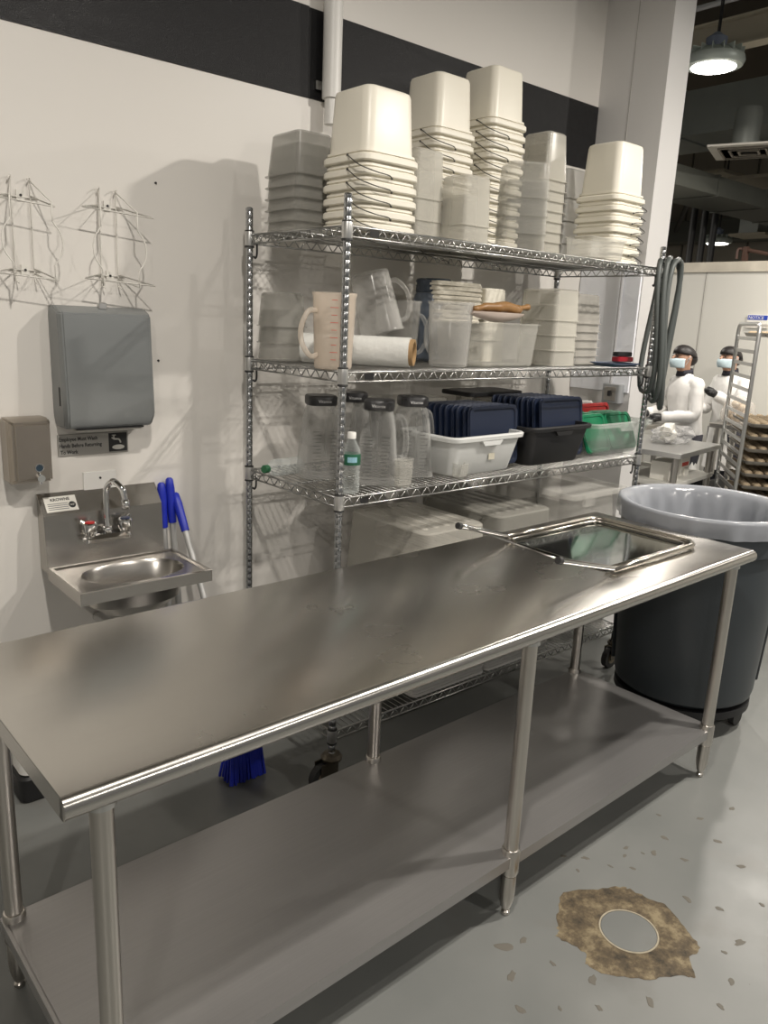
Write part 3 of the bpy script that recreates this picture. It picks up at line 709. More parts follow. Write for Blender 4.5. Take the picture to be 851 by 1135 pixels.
link('latch', rbox(B(), -.16, -.08, -.285, -.267, -.03, .02, .004), clear('bin_clear', (0,)*3, 0), p)
# hose coil over the right front post
H = thing('hose_coil', 'grey rubber hose coiled and hung on the right end of the top shelf', 'hose', (3.43, -.715, 0))
for k, (ox, oy, ph, zt, zb, wx) in enumerate(((-.025, .03, 0, 1.955, 1.37, .075), (.0, 0, .5, 1.965, 1.33, .085), (.03, -.025, 1.0, 1.96, 1.30, .09), (.055, .01, 1.7, 1.95, 1.34, .07))):
    pts = []
    for j in range(28):
        a = 2*PI*j/28; zz = (zt+zb)/2+(zt-zb)/2*math.cos(a)
        e = abs(math.sin(a))**.55*(1 if math.sin(a) >= 0 else -1)
        pts.append((ox+wx*e*(.85+.25*math.cos(a+ph)), oy+.06*e*math.cos(ph)-.012*math.sin(2*a), zz))
    link('hose_loop', tube(B(), pts, .0125, 10, True), HOSE, H, True)

# ------------------------------------------------------------------ tray on the table
def ty(x, y): return (x, y)
F = thing('wire_tray_frame', 'shallow steel tray frame with two capped prongs lying on the table', 'tray', (0, 0, .902))
x0, x1, y0, y1 = 2.195, 2.725, -1.385, -.945
bm = B()
path = smoothpath([(x0, y1, .016), (x0+.02, y1, .016), (x1-.05, y1, .016)], 3)
c = []
c += [(x0, y1, .014), (x0+.2, y1, .014), (x1-.06, y1, .014)]
for k in range(1, 6): a = PI/2-PI/2*k/5; c.append((x1-.06+.06*math.cos(a), y1-.06+.06*math.sin(a), .014))
for k in range(0, 6): a = -PI/2*k/5; c.append((x1-.06+.06*math.cos(a), y0+.06+.06*math.sin(a), .014))
c += [(x0+.2, y0, .014), (x0, y0, .014)]
tube(bm, c, .011, 10)
ci = [(x0, y1-.024, .010), (x1-.07, y1-.024, .010), (x1-.035, y1-.035, .010), (x1-.024, y1-.07, .010), (x1-.024, y0+.07, .010), (x1-.035, y0+.035, .010), (x1-.07, y0+.024, .010), (x0, y0+.024, .010)]
tube(bm, ci, .006, 8)
link('frame_rim', bm, mat('tray_steel', (.50, .47, .42), .22, 1), F, True)
link('tray_panel', rbox(B(), x0, x1-.03, y0+.028, y1-.028, .001, .004, .02, .001), mat('tray_panel_steel', (.40, .42, .40), .08, 1, var=.05), F)
for (y, xe, ze) in ((y1, 1.948, .087), (y0, 1.912, .090)):
    bm = B(); cyl(bm, (x0+.01, y, .014), (xe, y, ze), .0085, 12); pr_ = link('prong', bm, CHROME, F, True, 40)
    d = Vector((xe-x0-.01, 0, ze-.014)).normalized(); e = Vector((xe, y, ze))
    bm = B(); cyl(bm, e-d*.004, e+d*.012, .0115, 14); link('end_cap', bm, RUBBER, pr_, True, 40)
bm = B(); cyl(bm, (1.985, y1, .076), (1.922, y0, .090), .003, 8); link('tie_rod', bm, CHROME, F, True)

# ------------------------------------------------------------------ waste bin
W = thing('waste_bin', 'large dark grey round waste bin with pale liner at the table end', 'waste bin', (3.245, -1.135, 0))
def ribf(r, z, a): return r, z
link('bin_body', lathe(B(), [(.02, .13), (.262, .13), (.285, .15), (.292, .18), (.322, .80), (.336, .805), (.340, .93), (.350, .935), (.350, .948), (.338, .95), (.330, .945), (.315, .80), (.27, .16), (.02, .15)], 64), DGREY, W, True, 35)
for k, a in enumerate((-.55, -.55+PI)):
    bm = B(); Rm = Matrix.Rotation(a, 3, 'Z')
    rbox(bm, .336, .40, -.07, .07, .70, .80, .02, .01); 
    for v in bm.verts: v.co = Rm @ v.co
    link('handle', bm, DGREY, W, True, 35)
for k in range(2):
    a = -1.02+PI*k
    bm = B(); Rm = Matrix.Rotation(a, 3, 'Z'); tube(bm, [(.298, 0, .20), (.328, 0, .79)], .009, 8)
    for v in bm.verts: v.co = Rm @ v.co
    link('side_rib', bm, DGREY, W, True)
random.seed(9)
ph = [random.uniform(0, 6.28) for _ in range(8)]
def pleat(amt):
    def fn(r, z, a):
        w = math.sin(9*a+ph[0])*.4+math.sin(17*a+ph[1]+z*9)*.35+math.sin(29*a+ph[2]-z*14)*.25
        return r+amt(z)*w, z
    return fn
am = lambda z: .0015 if z > .93 else min(.030, .0015+(.93-z)*.22)
bm = lathe(B(), [(.357, .885), (.358, .895), (.359, .91), (.360, .945), (.358, .957), (.349, .961), (.331, .957), (.316, .93), (.301, .88), (.290, .78), (.275, .62), (.25, .50), (.02, .47)], 160, cap0=False, fn=pleat(am))
ln = link('bin_liner', bm, LINER, W, True)
D_ = link('dolly', lathe(B(), [(.02, .085), (.27, .085), (.285, .095), (.285, .125), (.02, .128)], 48), BLACKP, W, True, 35)
for k in range(5):
    a = 2*PI*k/5+.35+.9; x, y = .24*math.cos(a), .24*math.sin(a)
    bm = B(); cyl(bm, (x, y-.013, .04), (x, y+.013, .04), .040, 20); box(bm, x-.018, x+.018, y-.02, y+.02, .055, .086); link('dolly_wheel', bm, RUBBER, W, True, 35)

# ------------------------------------------------------------------ hand sink
K = thing('hand_sink', 'small wall mounted stainless hand sink left of the shelving', 'sink', (0, 0, 0))
bm = B()
X0, X1, YF, ZR = .885, 1.335, -.375, .790
# backsplash: vertical lower face, upper face leaning back to the wall
prof = [(-.002, ZR-.02), (-.075, ZR-.02), (-.062, .965), (-.006, 1.03), (-.002, 1.03)]
loft(bm, [[(x, y, z) for y, z in prof] for x in (X0, 1.300)])
link('backsplash', bm, mat('sink_steel', (.50, .48, .45), .27, 1, var=.08, vscale=5), K)
bm = B()
cx, cy = (X0+X1)/2+.01, -.225
N = 40
def oval(a, b, z, sq=1.0):
    return [(cx+a*math.copysign(abs(math.cos(t))**sq, math.cos(t)), cy+b*math.copysign(abs(math.sin(t))**sq, math.sin(t)), z) for t in [2*PI*i/N for i in range(N)]]
def rect(z, inset=0):
    out = []
    for t in [2*PI*i/N for i in range(N)]:
        c_, s_ = math.cos(t), math.sin(t)
        hx = (X1-inset-cx) if c_ > 0 else (cx-X0-inset); hy = (-.073-inset-cy) if s_ > 0 else (cy-YF-inset)
        k = min(hx/max(1e-6, abs(c_)), hy/max(1e-6, abs(s_))); out.append((cx+c_*k, cy+s_*k, z))
    for qx in (X0+inset, X1-inset):
        for qy in (YF+inset, -.073-inset):
            i_ = min(range(N), key=lambda q: (out[q][0]-qx)**2+(out[q][1]-qy)**2); out[i_] = (qx, qy, z)
    return out
rings = [rect(ZR-.042), rect(ZR-.003, 0), rect(ZR, .003), rect(ZR, .014), rect(ZR-.005, .020), oval(.200, .128, ZR-.006, .7), oval(.172, .108, ZR-.008, .85), oval(.165, .102, ZR-.02, .9), oval(.150, .090, ZR-.10, .95), oval(.10, .06, ZR-.135), oval(.02, .015, ZR-.14)]
loft(bm, rings, cap0=False)
rings = [oval(.176, .112, ZR-.012, .85), oval(.170, .106, ZR-.03, .9), oval(.156, .095, ZR-.105, .95), oval(.105, .064, ZR-.142), oval(.022, .018, ZR-.147)]
loft(bm, rings, cap0=False)
link('basin', bm, mat('sink_steel', (0,)*3), K, True, 28)
bm = B(); lathe(bm, [(.022, ZR-.139), (.022, ZR-.136), (.017, ZR-.135)], 20, (cx, cy)); dr = link('drain', bm, CHROME, K, True, 40)
bm = B(); tube(bm, smoothpath([(cx, cy, ZR-.145), (cx, cy, ZR-.26), (cx-.02, cy+.04, ZR-.31), (cx-.04, cy+.08, ZR-.26), (cx-.05, cy+.13, ZR-.235), (cx-.05, -.002, ZR-.235)], 6), .019, 12); link('trap_pipe', bm, CHROME, K, True)
fz = .880; fy = -.072
FA = link('faucet', loft(B(), [rr(.165, .05, .02, fz-.012, 1.083, fy-.025), rr(.17, .055, .024, fz, 1.083, fy-.025), rr(.14, .04, .02, fz+.012, 1.083, fy-.025)]), CHROME, K, True, 40)
bm = B(); tube(bm, smoothpath([(1.083, fy-.025, fz+.01), (1.083, fy-.025, fz+.11), (1.085, fy-.028, fz+.165), (1.098, fy-.055, fz+.197), (1.115, fy-.09, fz+.175), (1.120, fy-.10, fz+.135)], 6), .0105, 12)
lathe(bm, [(.018, fz+.008), (.018, fz+.03), (.013, fz+.035)], 16, (1.083, fy-.025)); cyl(bm, (1.120, fy-.10, fz+.138), (1.121, fy-.102, fz+.108), .013, 14); link('spout', bm, CHROME, FA, True)
for x, m, s in ((1.022, RED, -1), (1.146, mat('tap_blue', (.05, .07, .16), .4), 1)):
    bm = B(); lathe(bm, [(.018, fz+.002), (.019, fz+.016), (.024, fz+.022), (.025, fz+.052), (.021, fz+.056)], 18, (x, fy-.03))
    tube(bm, [(x, fy-.025, fz+.045), (x+s*.025, fy-.012, fz+.060)], [.009, .006], 10)
    h_ = link('tap_handle', bm, CHROME, FA, True, 40)
    bm = B(); lathe(bm, [(.016, fz+.056), (.016, fz+.059), (.013, fz+.060)], 16, (x, fy-.03)); h_['label'] = 'chrome tap handle with coloured button'
    o = link('index_button', bm, m, FA, True, 40)
def on_lean(x, t, e=.0):  # point on the leaning upper face of the backsplash, t from bottom (0) to top (1)
    return (x, -.062+.056*t-e, .965+.065*t+e*-0.0)
SL = math.atan2(.065, .056)
ST = thing('sticker', 'white printed maker label on the left of the sink backsplash', 'label', on_lean(.9, .15, .0025)); ST.rotation_euler = (SL, 0, 0)
link('sticker_sheet', box(B(), 0, .105, 0, .058, 0, .0006), PAPER, ST)
text('brand_text', 'KROWNE', .0145, (.020, .041, .0007), (0, 0, 0), INK, ST, .0003, bold=.0004)
bm = B()
for k in range(4): box(bm, .008, .075, .008+k*.007, .0105+k*.007, .0006, .0009)
link('fine_print', bm, mat('grey_ink', (.2, .2, .2), .6), ST)
bm = B(); lathe(bm, [(.012, .0006), (.012, .0010)], 20, (.088, .022)); link('seal', bm, INK, ST)
text('seal_text', 'NSF', .009, (.088, .019, .0011), (0, 0, 0), PAPER, ST, .0002, align='CENTER')
p = thing('wall_plate', 'white blank wall plate behind the tap', 'wall plate', (1.10, 0, 1.055))
link('plate', rbox(B(), -.058, .058, -.008, 0, -.035, .035, .002, .001), WHITE2, p); link('screw', cyl(B(), (0, -.011, .012), (0, -.007, .012), .004, 10), INK, p)

# ------------------------------------------------------------------ towel dispenser, soap dispenser, sign, wire racks
P_ = thing('paper_towel_dispenser', 'grey metal paper towel dispenser with rounded bottom on the wall', 'towel dispenser', (1.112, 0, 1.45))
bm = B()
def hexa(z, y, w, r=.004): return [(w*sx_, y_, z) for sx_, y_ in ((-1, 0), (1, 0), (1, -y+.016), (.93, -y), (-.93, -y), (-1, -y+.016))]
loft(bm, [hexa(.198, .055, .152), hexa(.175, .102, .155), hexa(-.155, .118, .155), hexa(-.190, .102, .150), hexa(-.196, .092, .145)])
bmesh.ops.bevel(bm, geom=[e for e in bm.edges], offset=.004, segments=2, affect='EDGES')
link('dispenser_body', bm, GREYP, P_, True, 30)
link('paper_slot', rbox(B(), -.115, .115, -.106, -.03, -.199, -.1955, .01, .001), INK, P_)
bm = B(); box(bm, -.11, .11, -.09, -.04, -.206, -.197); link('paper_towel', bm, PAPER, P_)
link('latch', rbox(B(), -.014, .014, -.07, -.05, .19, .212, .004), ALU, P_)
link('side_slot', box(B(), -.1565, -.1545, -.075, -.068, -.12, -.06), INK, P_)
P_ = thing('soap_dispenser', 'brushed steel soap dispenser on the wall beside the sign', 'soap dispenser', (.853, 0, 1.19))
bm = B()
def sq(w, y): return [(w[0], y, w[1]), (w[2], y, w[1]), (w[2], y, w[3]), (w[0], y, w[3])]
loft(bm, [sq((-.066, -.104, .066, .104), 0), sq((-.066, -.104, .066, .104), -.075), sq((-.052, -.094, .058, .092), -.098)])
bmesh.ops.bevel(bm, geom=[e for e in bm.edges], offset=.006, segments=2, affect='EDGES')
link('dispenser_body', bm, mat('soap_steel', (.42, .38, .33), .33, 1, var=.06, vscale=9), P_, True, 30)
link('sight_window', cyl(B(), (.018, -.097, -.052), (.018, -.101, -.052), .011, 20), mat('window_dark', (.03, .05, .07), .1), P_, True, 40)
link('window_ring', loft(B(), [[(.018+r_*math.cos(a), y_, -.052+r_*math.sin(a)) for a in [2*PI*k/20 for k in range(20)]] for r_, y_ in ((.014, -.097), (.014, -.103), (.011, -.103), (.011, -.097))], closed=True), CHROME, P_, True, 40)
bm = B(); cyl(bm, (.016, -.097, -.080), (.016, -.125, -.083), .012, 16); cyl(bm, (.016, -.112, -.085), (.016, -.116, -.103), .006, 10); link('push_valve', bm, CHROME, P_, True, 40)
P_ = thing('hand_washing_sign', 'grey hand washing sign with three text lines below the towel dispenser', 'sign', (1.085, 0, 1.188))
link('sign_plate', rbox(B(), -.122, .122, -.005, 0, -.037, .037, .002, .001), SIGNM, P_)
for k, s in enumerate(('Employee Must Wash', 'Hands Before Returning', 'To Work')):
    text('sign_text', s, .0185, (-.118+(.004 if k == 2 else 0), -.0052, .014-k*.022), FACE, INK, P_, .0004, sx=.80, bold=.0004)
link('picture_square', box(B(), .052, .117, -.0062, -.005, -.032, .033), INK, P_)
bm = B(); y = -.0068
tube(bm, smoothpath([(.062, y, .018), (.072, y, .012), (.088, y, .010), (.094, y, -.002)], 4), .0028, 6); cyl(bm, (.070, y, .010), (.070, y, .026), .0025, 6); cyl(bm, (.063, y, .026), (.077, y, .026), .002, 6)
loft(bm, [[(.085+.022*math.cos(a), yy, -.017+.0085*math.sin(a)) for a in [2*PI*k/20 for k in range(20)]] for yy in (-.0070, -.0062)])
link('tap_pictogram', bm, mat('picto_pale', (.55, .54, .5), .6), P_)
def glove_rack(label, x, z, side):
    p = thing('glove_box_rack', label, 'wire rack', (x, 0, z))
    wr = .0023; d = -.10
    bm = B()
    for s in (-.028, .028):
        tube(bm, smoothpath([(s-.012, -.025, .150), (s, -.012, .158), (s, -.006, .14)], 3)+[Vector((s, -.005, -.13)), Vector((s, -.007, -.15)), Vector((s, -.03, -.155))], wr, 6)
    for zz in (.10, -.115): cyl(bm, (-.05, -.006, zz), (.05, -.006, zz), wr, 6)
    link('back_wire', bm, mat('white_wire', (.72, .70, .65), .35), p, True)
    for s in (-1, 1):
        bm = B(); tube(bm, [Vector((s*.028, -.006, .150)), Vector((s*.060, d, .085)), Vector((s*.060, d, .03))]+smoothpath([(s*.060, d, .03), (s*.085, d, -.01), (s*.085, d, -.06), (s*.060, d, -.10)], 4)+[Vector((s*.060, d, -.15)), Vector((s*.028, -.006, -.125))], wr, 6)
        link('side_wire', bm, mat('white_wire', (0,)*3), p, True)
    for zz, nm in ((.085, 'upper_hoop'), (-.13, 'lower_hoop')):
        bm = B(); tube(bm, [(-.028, -.005, zz+.02), (-.115, d+.01, zz), (.115 if side > 0 else .07, d, zz-.012), (.028, -.005, zz+.02)], wr, 6, False); link(nm, bm, mat('white_wire', (0,)*3), p, True)
    bm = B(); box(bm, -.012, .012, -.006, -.001, .09, .12); box(bm, -.012, .012, -.006, -.001, -.13, -.10); link('mounting_tab', bm, mat('white_wire', (0,)*3), p)
    bm = B(); cyl(bm, (0, -.010, .105), (0, -.007, .105), .004, 8); cyl(bm, (0, -.010, -.115), (0, -.007, -.115), .004, 8); link('screw', bm, INK, p)
    return p
glove_rack('empty white wire rack above the left corner of the towel dispenser, at the photo edge', .895, 1.865, -1)
glove_rack('empty white wire rack above the middle of the towel dispenser', 1.165, 1.865, 1)
for (x, z) in ((1.337, 2.064), (1.33, 1.47)):
    tag(link('wall_screw', cyl(B(), (x, -.004, z), (x, 0, z), .004, 8), INK), 'dark screw in the wall %s' % ('near the wire racks' if z > 2 else 'right of the towel dispenser'), 'screw')

# ------------------------------------------------------------------ brooms
def stick(name, label, a, b, grip, headfn, cat):
    p = thing(name, label, cat, (0, 0, 0)); a = Vector(a); b = Vector(b); d = (b-a).normalized()
    link('handle', cyl(B(), a+d*grip, b, .0115, 12), mat('stick_grey', (.50, .50, .49), .45, .3), p, True, 40)
    bm = B(); tube(bm, [a, a+d*.006, a+d*.03, a+d*.04, a+d*grip], [.008, .0135, .0155, .017, .0150], 14); link('grip', bm, BLUE, p, True, 40)
    if headfn: headfn(p, b)
    return p
def broom_head(p, b):
    bm = B(); x, y = b.x, b.y
    rbox(bm, x-.065, x+.065, y-.03, y+.03, .125, .165, .02); link('broom_block', bm, BLUE, p, True, 40)
    bm = B()
    random.seed(3)
    for i in range(22):
        for j in range(4):
            bx = x-.06+.12*i/21; by = y-.022+.044*j/3
            tube(bm, [(bx, by, .128), (bx+(bx-x)*.18+random.uniform(-.006, .006), by+(by-y)*.7, .004+random.uniform(0, .01))], [.0042, .0055], 5)
    link('bristles', bm, BLUE, p)
def squeegee(p, b):
    bm = rbox(B(), b.x-.02, b.x+.02, b.y-.02, b.y+.02, .035, .06, .006); link('squeegee_head', bm, BLACKP, p); link('blade', box(B(), b.x-.018, b.x+.018, b.y-.003, b.y+.003, 0, .035), RUBBER, p)
stick('broom', 'blue broom with grey handle leaning by the sink, bristles on the floor', (1.372, -.022, .985), (1.41, -.455, .155), .15, broom_head, 'broom')
stick('squeegee', 'leftmost blue gripped stick leaning on the wall right of the sink', (1.318, -.024, 1.030), (1.345, -.045, .055), .17, squeegee, 'squeegee')
stick('squeegee', 'blue gripped stick with the tallest grip, between the other two by the sink', (1.350, -.024, 1.045), (1.395, -.045, .055), .17, squeegee, 'squeegee').location = (0, 0, 0)
# small bin below the sink
L_ = thing('floor_bin', 'white bin with black base on the floor below the sink', 'bin', (.86, -.10, 0))
link('bin_base', rbox(B(), -.135, .135, -.07, .07, 0, .095, .03, .008), BLACKP, L_, True, 35); link('bin_shell', rbox(B(), -.128, .128, -.063, .063, .095, .34, .03, .008), WHITE2, L_, True, 35)

# ------------------------------------------------------------------ worn floor patch
FP = thing('floor_patch', 'round brown worn concrete patch with grey plug in the floor', 'floor patch', (1.885, -1.762, 0))
random.seed(12)
n = 90; out = []; hh = [random.uniform(0, 6.28) for _ in range(6)]
ctrl = [(.179, -.017), (.165, .04), (.150, .10), (.145, .114), (.075, .155), (-.022, .207), (-.10, .17), (-.16, .125), (-.178, .105), (-.165, .03), (-.197, .001), (-.170, -.06), (-.102, -.129), (-.03, -.170), (0, -.20), (.05, -.16), (.106, -.155), (.14, -.09)]
sp = smoothpath([(x, y, 0) for x, y in ctrl], 6, True)
ring_o = [(p.x*(1+random.uniform(-.03, .03)), p.y*(1+random.uniform(-.03, .03)), .0006) for p in sp]
ring_i = []
for p in sp:
    a = math.atan2(p.y, p.x); ring_i.append((.080*math.cos(a)*(1+random.uniform(-.01, .01)), .080*math.sin(a), .0016))
bm = B(); ring_m = [((a[0]+b[0])/2*1.0, (a[1]+b[1])/2, .0024) for a, b in zip(ring_o, ring_i)]
loft(bm, [ring_o, ring_m, ring_i], False, False); link('worn_ring', bm, PATCHM, FP)
bm = B(); lathe(bm, [(.077, .0005), (.076, .0024)], 48); link('grey_plug', bm, FLOORM, FP)
link('pale_ring', loft(B(), [[(r_*math.cos(a), r_*math.sin(a), z_) for a in [2*PI*k/60 for k in range(60)]] for r_, z_ in ((.0775, .001), (.0775, .0027), (.082, .0027), (.082, .001))], closed=True), mat('pale_grout', (.36, .32, .24), .8, var=.3, vscale=60), FP)
random.seed(5)
chip0 = None
for k, (x, y, s) in enumerate(((1.62, -1.60, .012), (2.25, -1.62, .014), (2.30, -1.70, .012), (2.13, -1.62, .010), (2.20, -1.55, .011), (2.05, -1.50, .013), (2.10, -1.98, .016), (1.95, -2.03, .013), (2.14, -1.80, .014), (1.60, -1.86, .010), (1.72, -1.93, .014), (1.56, -1.58, .024), (2.48, -1.72, .013), (2.0, -1.45, .010), (2.35, -1.60, .012), (1.85, -2.05, .010), (2.16, -1.57, .009), (2.22, -1.60, .008), (1.50, -1.66, .018), (1.44, -1.74, .014), (1.40, -1.88, .012), (1.62, -1.70, .009), (2.42, -1.83, .014), (2.30, -1.95, .010), (1.98, -1.52, .008), (2.08, -1.57, .008), (2.55, -1.62, .012), (2.45, -1.52, .009), (2.7, -1.66, .012), (1.66, -1.80, .016), (1.52, -1.80, .008), (2.18, -1.88, .012), (2.03, -1.97, .009))):
    bm = B(); q = []
    for j in range(11):
        a = 2*PI*j/11; r_ = s*random.uniform(.6, 1.1); q.append((r_*math.cos(a)*1.3, r_*math.sin(a)*.7, 0))
    loft(bm, [[(a, b, .0003) for a, b, c in q], [(a*.8, b*.8, .0011) for a, b, c in q]])
    o = tag(link('paint_chip', bm, mat('chip_dark', (.13, .12, .10), .7)), 'small dark chip in the grey floor paint around the worn patch', 'paint chip', 'paint chips around the worn floor patch'); o.location = (x, y, 0); o.rotation_euler = (0, 0, random.uniform(0, 3))

# ------------------------------------------------------------------ people
def person(label, loc, heading, armL, armR, lean=.05):
    p = thing('person', label, 'person', loc, heading)
    bm = B(); sk = bm.verts.layers.skin.verify()
    V = {}
    def v(n, co, r, root=False):
        x = bm.verts.new(co); x[sk].radius = (r if isinstance(r, tuple) else (r, r)); x[sk].use_root = root; V[n] = x
    v('pel', (0, 0, .86), (.10, .12), True); v('waist', (.01, 0, 1.0), (.085, .11)); v('chest', (.03, 0, 1.17), (.085, .115)); v('nb', (.05, 0, 1.285), (.06, .07)); v('neck', (.065, 0, 1.345), .047)
    v('hd0', (.085, 0, 1.39), (.068, .062)); v('hd1', (.088, 0, 1.445), (.088, .076)); v('hd2', (.078, 0, 1.50), (.078, .070))
    ch = ['pel', 'waist', 'chest', 'nb', 'neck', 'hd0', 'hd1', 'hd2']
    for a, b in zip(ch, ch[1:]): bm.edges.new((V[a], V[b]))
    for s, nm, arm in ((1, 'L', armL), (-1, 'R', armR)):
        v('sh'+nm, (.03, s*.145, 1.23), .042); v('el'+nm, arm[0], .040); v('wr'+nm, arm[1], .026)
        bm.edges.new((V['chest'], V['sh'+nm])); bm.edges.new((V['sh'+nm], V['el'+nm])); bm.edges.new((V['el'+nm], V['wr'+nm]))
        v('hip'+nm, (0, s*.085, .80), .085); v('kn'+nm, (.01, s*.09, .45), .055); v('an'+nm, (-.01, s*.09, .085), .038); v('to'+nm, (.13, s*.095, .032), .032)
        for a, b in (('pel', 'hip'+nm), ('hip'+nm, 'kn'+nm), ('kn'+nm, 'an'+nm), ('an'+nm, 'to'+nm)): bm.edges.new((V[a], V[b]))
    me = bpy.data.meshes.new('body'); bm.to_mesh(me); bm.free(); me.materials.append(SKIN)
    o = bpy.data.objects.new('body', me); C.objects.link(o); o.parent = p
    o.modifiers.new('skin', 'SKIN').use_smooth_shade = True; s_ = o.modifiers.new('sub', 'SUBSURF'); s_.levels = 2; s_.render_levels = 2
    # trousers and shoes
    for s in (1, -1):
        link('trouser_leg', tube(B(), [(0, s*.085, .86), (0, s*.088, .72), (.01, s*.09, .45), (-.005, s*.09, .12)], [.105, .10, .078, .07], 14), mat('dark_trousers', (.03, .03, .04), .8), p, True)
        link('shoe', rbox(B(), -.07, .17, s*.095-.045, s*.095+.045, 0, .075, .04, .02), RUBBER, p, True, 40)
    # coat torso
    bm = B(); rg = []
    for z, a, b, cx_ in ((.52, .175, .205, .0), (.60, .168, .198, .0), (.86, .155, .182, .0), (1.0, .138, .165, .01), (1.13, .148, .185, .025), (1.22, .135, .195, .032), (1.275, .105, .155, .04), (1.31, .072, .088, .05), (1.33, .064, .068, .055)):
        rg.append([(cx_+a*.86*math.cos(t)*(1+.03*math.sin(7*t+z*9)), b*.90*math.sin(t)*(1+.03*math.sin(5*t)), z) for t in [2*PI*k/28 for k in range(28)]])
    link('coat', loft(bm, rg, False, False), COAT, p, True)
    link('collar', loft(B(), [[(.058+r_*math.cos(t), r_*.95*math.sin(t), z+.01*math.cos(t)*-1) for t in [2*PI*k/24 for k in range(24)]] for r_, z in ((.068, 1.315), (.060, 1.36), (.055, 1.36), (.060, 1.315))], closed=True), mat('dark_shirt', (.02, .02, .03), .8), p, True)
    for s, arm in ((1, armL), (-1, armR)):
        sh = Vector((.03, s*.150, 1.245)); el = Vector(arm[0]); wr = Vector(arm[1])
        pts = smoothpath([sh-Vector((0, s*.04, -.005)), sh, sh.lerp(el, .5), el, el.lerp(wr, .5), wr], 4)
        n_ = len(pts); rad = [(.060-.018*i/(n_-1))*(1+.07*math.sin(i*2.1)) for i in range(n_)]
        link('sleeve', tube(B(), pts, rad, 14), COAT, p, True)
        d = (wr-el).normalized(); side = d.cross(Vector((0, 0, 1))).normalized()
        bm = B(); palm = wr+d*.045
        tube(bm, [wr-d*.02, wr+d*.01, palm, wr+d*.085], [.028, .030, .036, .028], 12)
        for k in range(4):
            b0 = wr+d*.075+side*(-.024+.016*k); ln_ = (.060, .068, .064, .050)[k]
            tube(bm, [b0, b0+d*ln_*.5-Vector((0, 0, .008)), b0+d*ln_*.85-Vector((0, 0, .030))], [.0095, .009, .007], 8)
        t0 = wr+d*.03-side*s*.026
        tube(bm, [t0, t0+d*.025-side*s*.022-Vector((0, 0, .006)), t0+d*.05-side*s*.024-Vector((0, 0, .018))], [.011, .010, .008], 8)
        link('glove', bm, GLOVE, p, True)
    # face, mask, hair cap
    bm = B(); tube(bm, [(.160, 0, 1.465), (.176, 0, 1.445), (.172, 0, 1.432)], [.008, .012, .010], 8); link('nose', bm, SKIN, p, True)
    for s in (1, -1):
        link('eye', sph(B(), (.158, s*.028, 1.462), .008, .011, .005, 10, 6), HAIR, p, True); link('eyebrow', tube(B(), [(.160, s*.014, 1.478), (.162, s*.030, 1.482), (.152, s*.044, 1.477)], .003, 6), HAIR, p, True)
        link('ear', sph(B(), (.080, s*.080, 1.450), .014, .007, .024, 10, 6), SKIN, p, True)
    bm = B(); rg = []
    for z, o_ in ((1.445, .002), (1.43, .018), (1.405, .020), (1.385, .010), (1.372, .002)):
        rg.append([(.085+(.090+o_*math.cos(t))*math.cos(t), .082*math.sin(t), z) for t in [-1.25+2.5*k/14 for k in range(15)]])
    vr = [[bm.verts.new(q) for q in r_] for r_ in rg]
    for a, b in zip(vr, vr[1:]):
        for i in range(14): bm.faces.new((a[i], a[i+1], b[i+1], b[i]))
    mk = link('face_mask', bm, MASKM, p, True); sm = mk.modifiers.new('thick', 'SOLIDIFY'); sm.thickness = .003
    for s in (1, -1): link('ear_loop', tube(B(), smoothpath([(.108, s*.082, 1.43), (.09, s*.088, 1.45), (.072, s*.088, 1.462), (.085, s*.086, 1.44), (.108, s*.082, 1.395)], 4), .0012, 5), MASKM, p)
    bm = B(); rg = []
    for i in range(9):
        a = i/8*PI/2
        rg.append([(.074+(.096*math.cos(a))*math.cos(t)+.0, .083*math.cos(a)*math.sin(t), 1.468+.079*math.sin(a)+.020*math.cos(t)*math.cos(a)) for t in [2*PI*k/20 for k in range(20)]])
    link('head_cover', loft(bm, rg), HAIR, p, True)
    bm = B(); sph(bm, (.030, 0, 1.440), .058, .066, .055); link('hair', bm, HAIR, p, True)
    return p
person('person in white coat, black cap and pale blue mask working at the near bench', (6.03, .515, 0), 2.62,
       ((.06, .20, 1.02), (.27, .10, .99)), ((.08, -.20, 1.02), (.30, -.08, 1.0)))
person('person in white coat and blue mask behind the tray rack, hand raised', (6.68, .47, 0), 2.75,
       ((.10, .22, 1.05), (.30, .14, 1.16)), ((.08, -.20, 1.02), (.28, -.10, 1.02)))

# ------------------------------------------------------------------ background benches
def bench(label, x0, y0, w, d, h, rz, shelf=None, m=STEELD):
    p = thing('work_bench', label, 'bench', (x0, y0, 0), rz)
    bm = rbox(B(), 0, w, 0, d, h-.035, h, .01, .003); link('bench_top', bm, m, p)
    for (x, y) in ((.05, .05), (w-.05, .05), (.05, d-.05), (w-.05, d-.05)): link('leg', cyl(B(), (x, y, 0), (x, y, h-.03), .022, 10), STEELD, p, True, 40)
    if shelf: link('bench_shelf', rbox(B(), .02, w-.02, .02, d-.02, shelf-.03, shelf, .01, .003), PANEL, p)
    return p
bench('steel bench the near worker leans over, behind the shelving post', 5.27, .52, .50, .85, .945, 0, .3)
bench('steel bench holding the dough bag between the two workers', 6.04, -.06, .38, .38, .965, 0, .4)
bench('low steel work stand behind the waste bin with boxes on its lower shelf', 4.70, -.21, .72, .60, .90, .14, .70, m=ALU)
o = tag(link('sheet_pan', open_box(.33, .50, .02, .006, .006, .004), PANM, None, True, 35), 'sheet pan of dough pieces before the near worker', 'sheet pan'); o.location = (5.55, .84, .946)
bm = B(); random.seed(2)
for k in range(30): sph(bm, (5.55+random.uniform(-.12, .12), .84+random.uniform(-.2, .2), .966+random.uniform(0, .014)), .035, .03, .014, 8, 6)
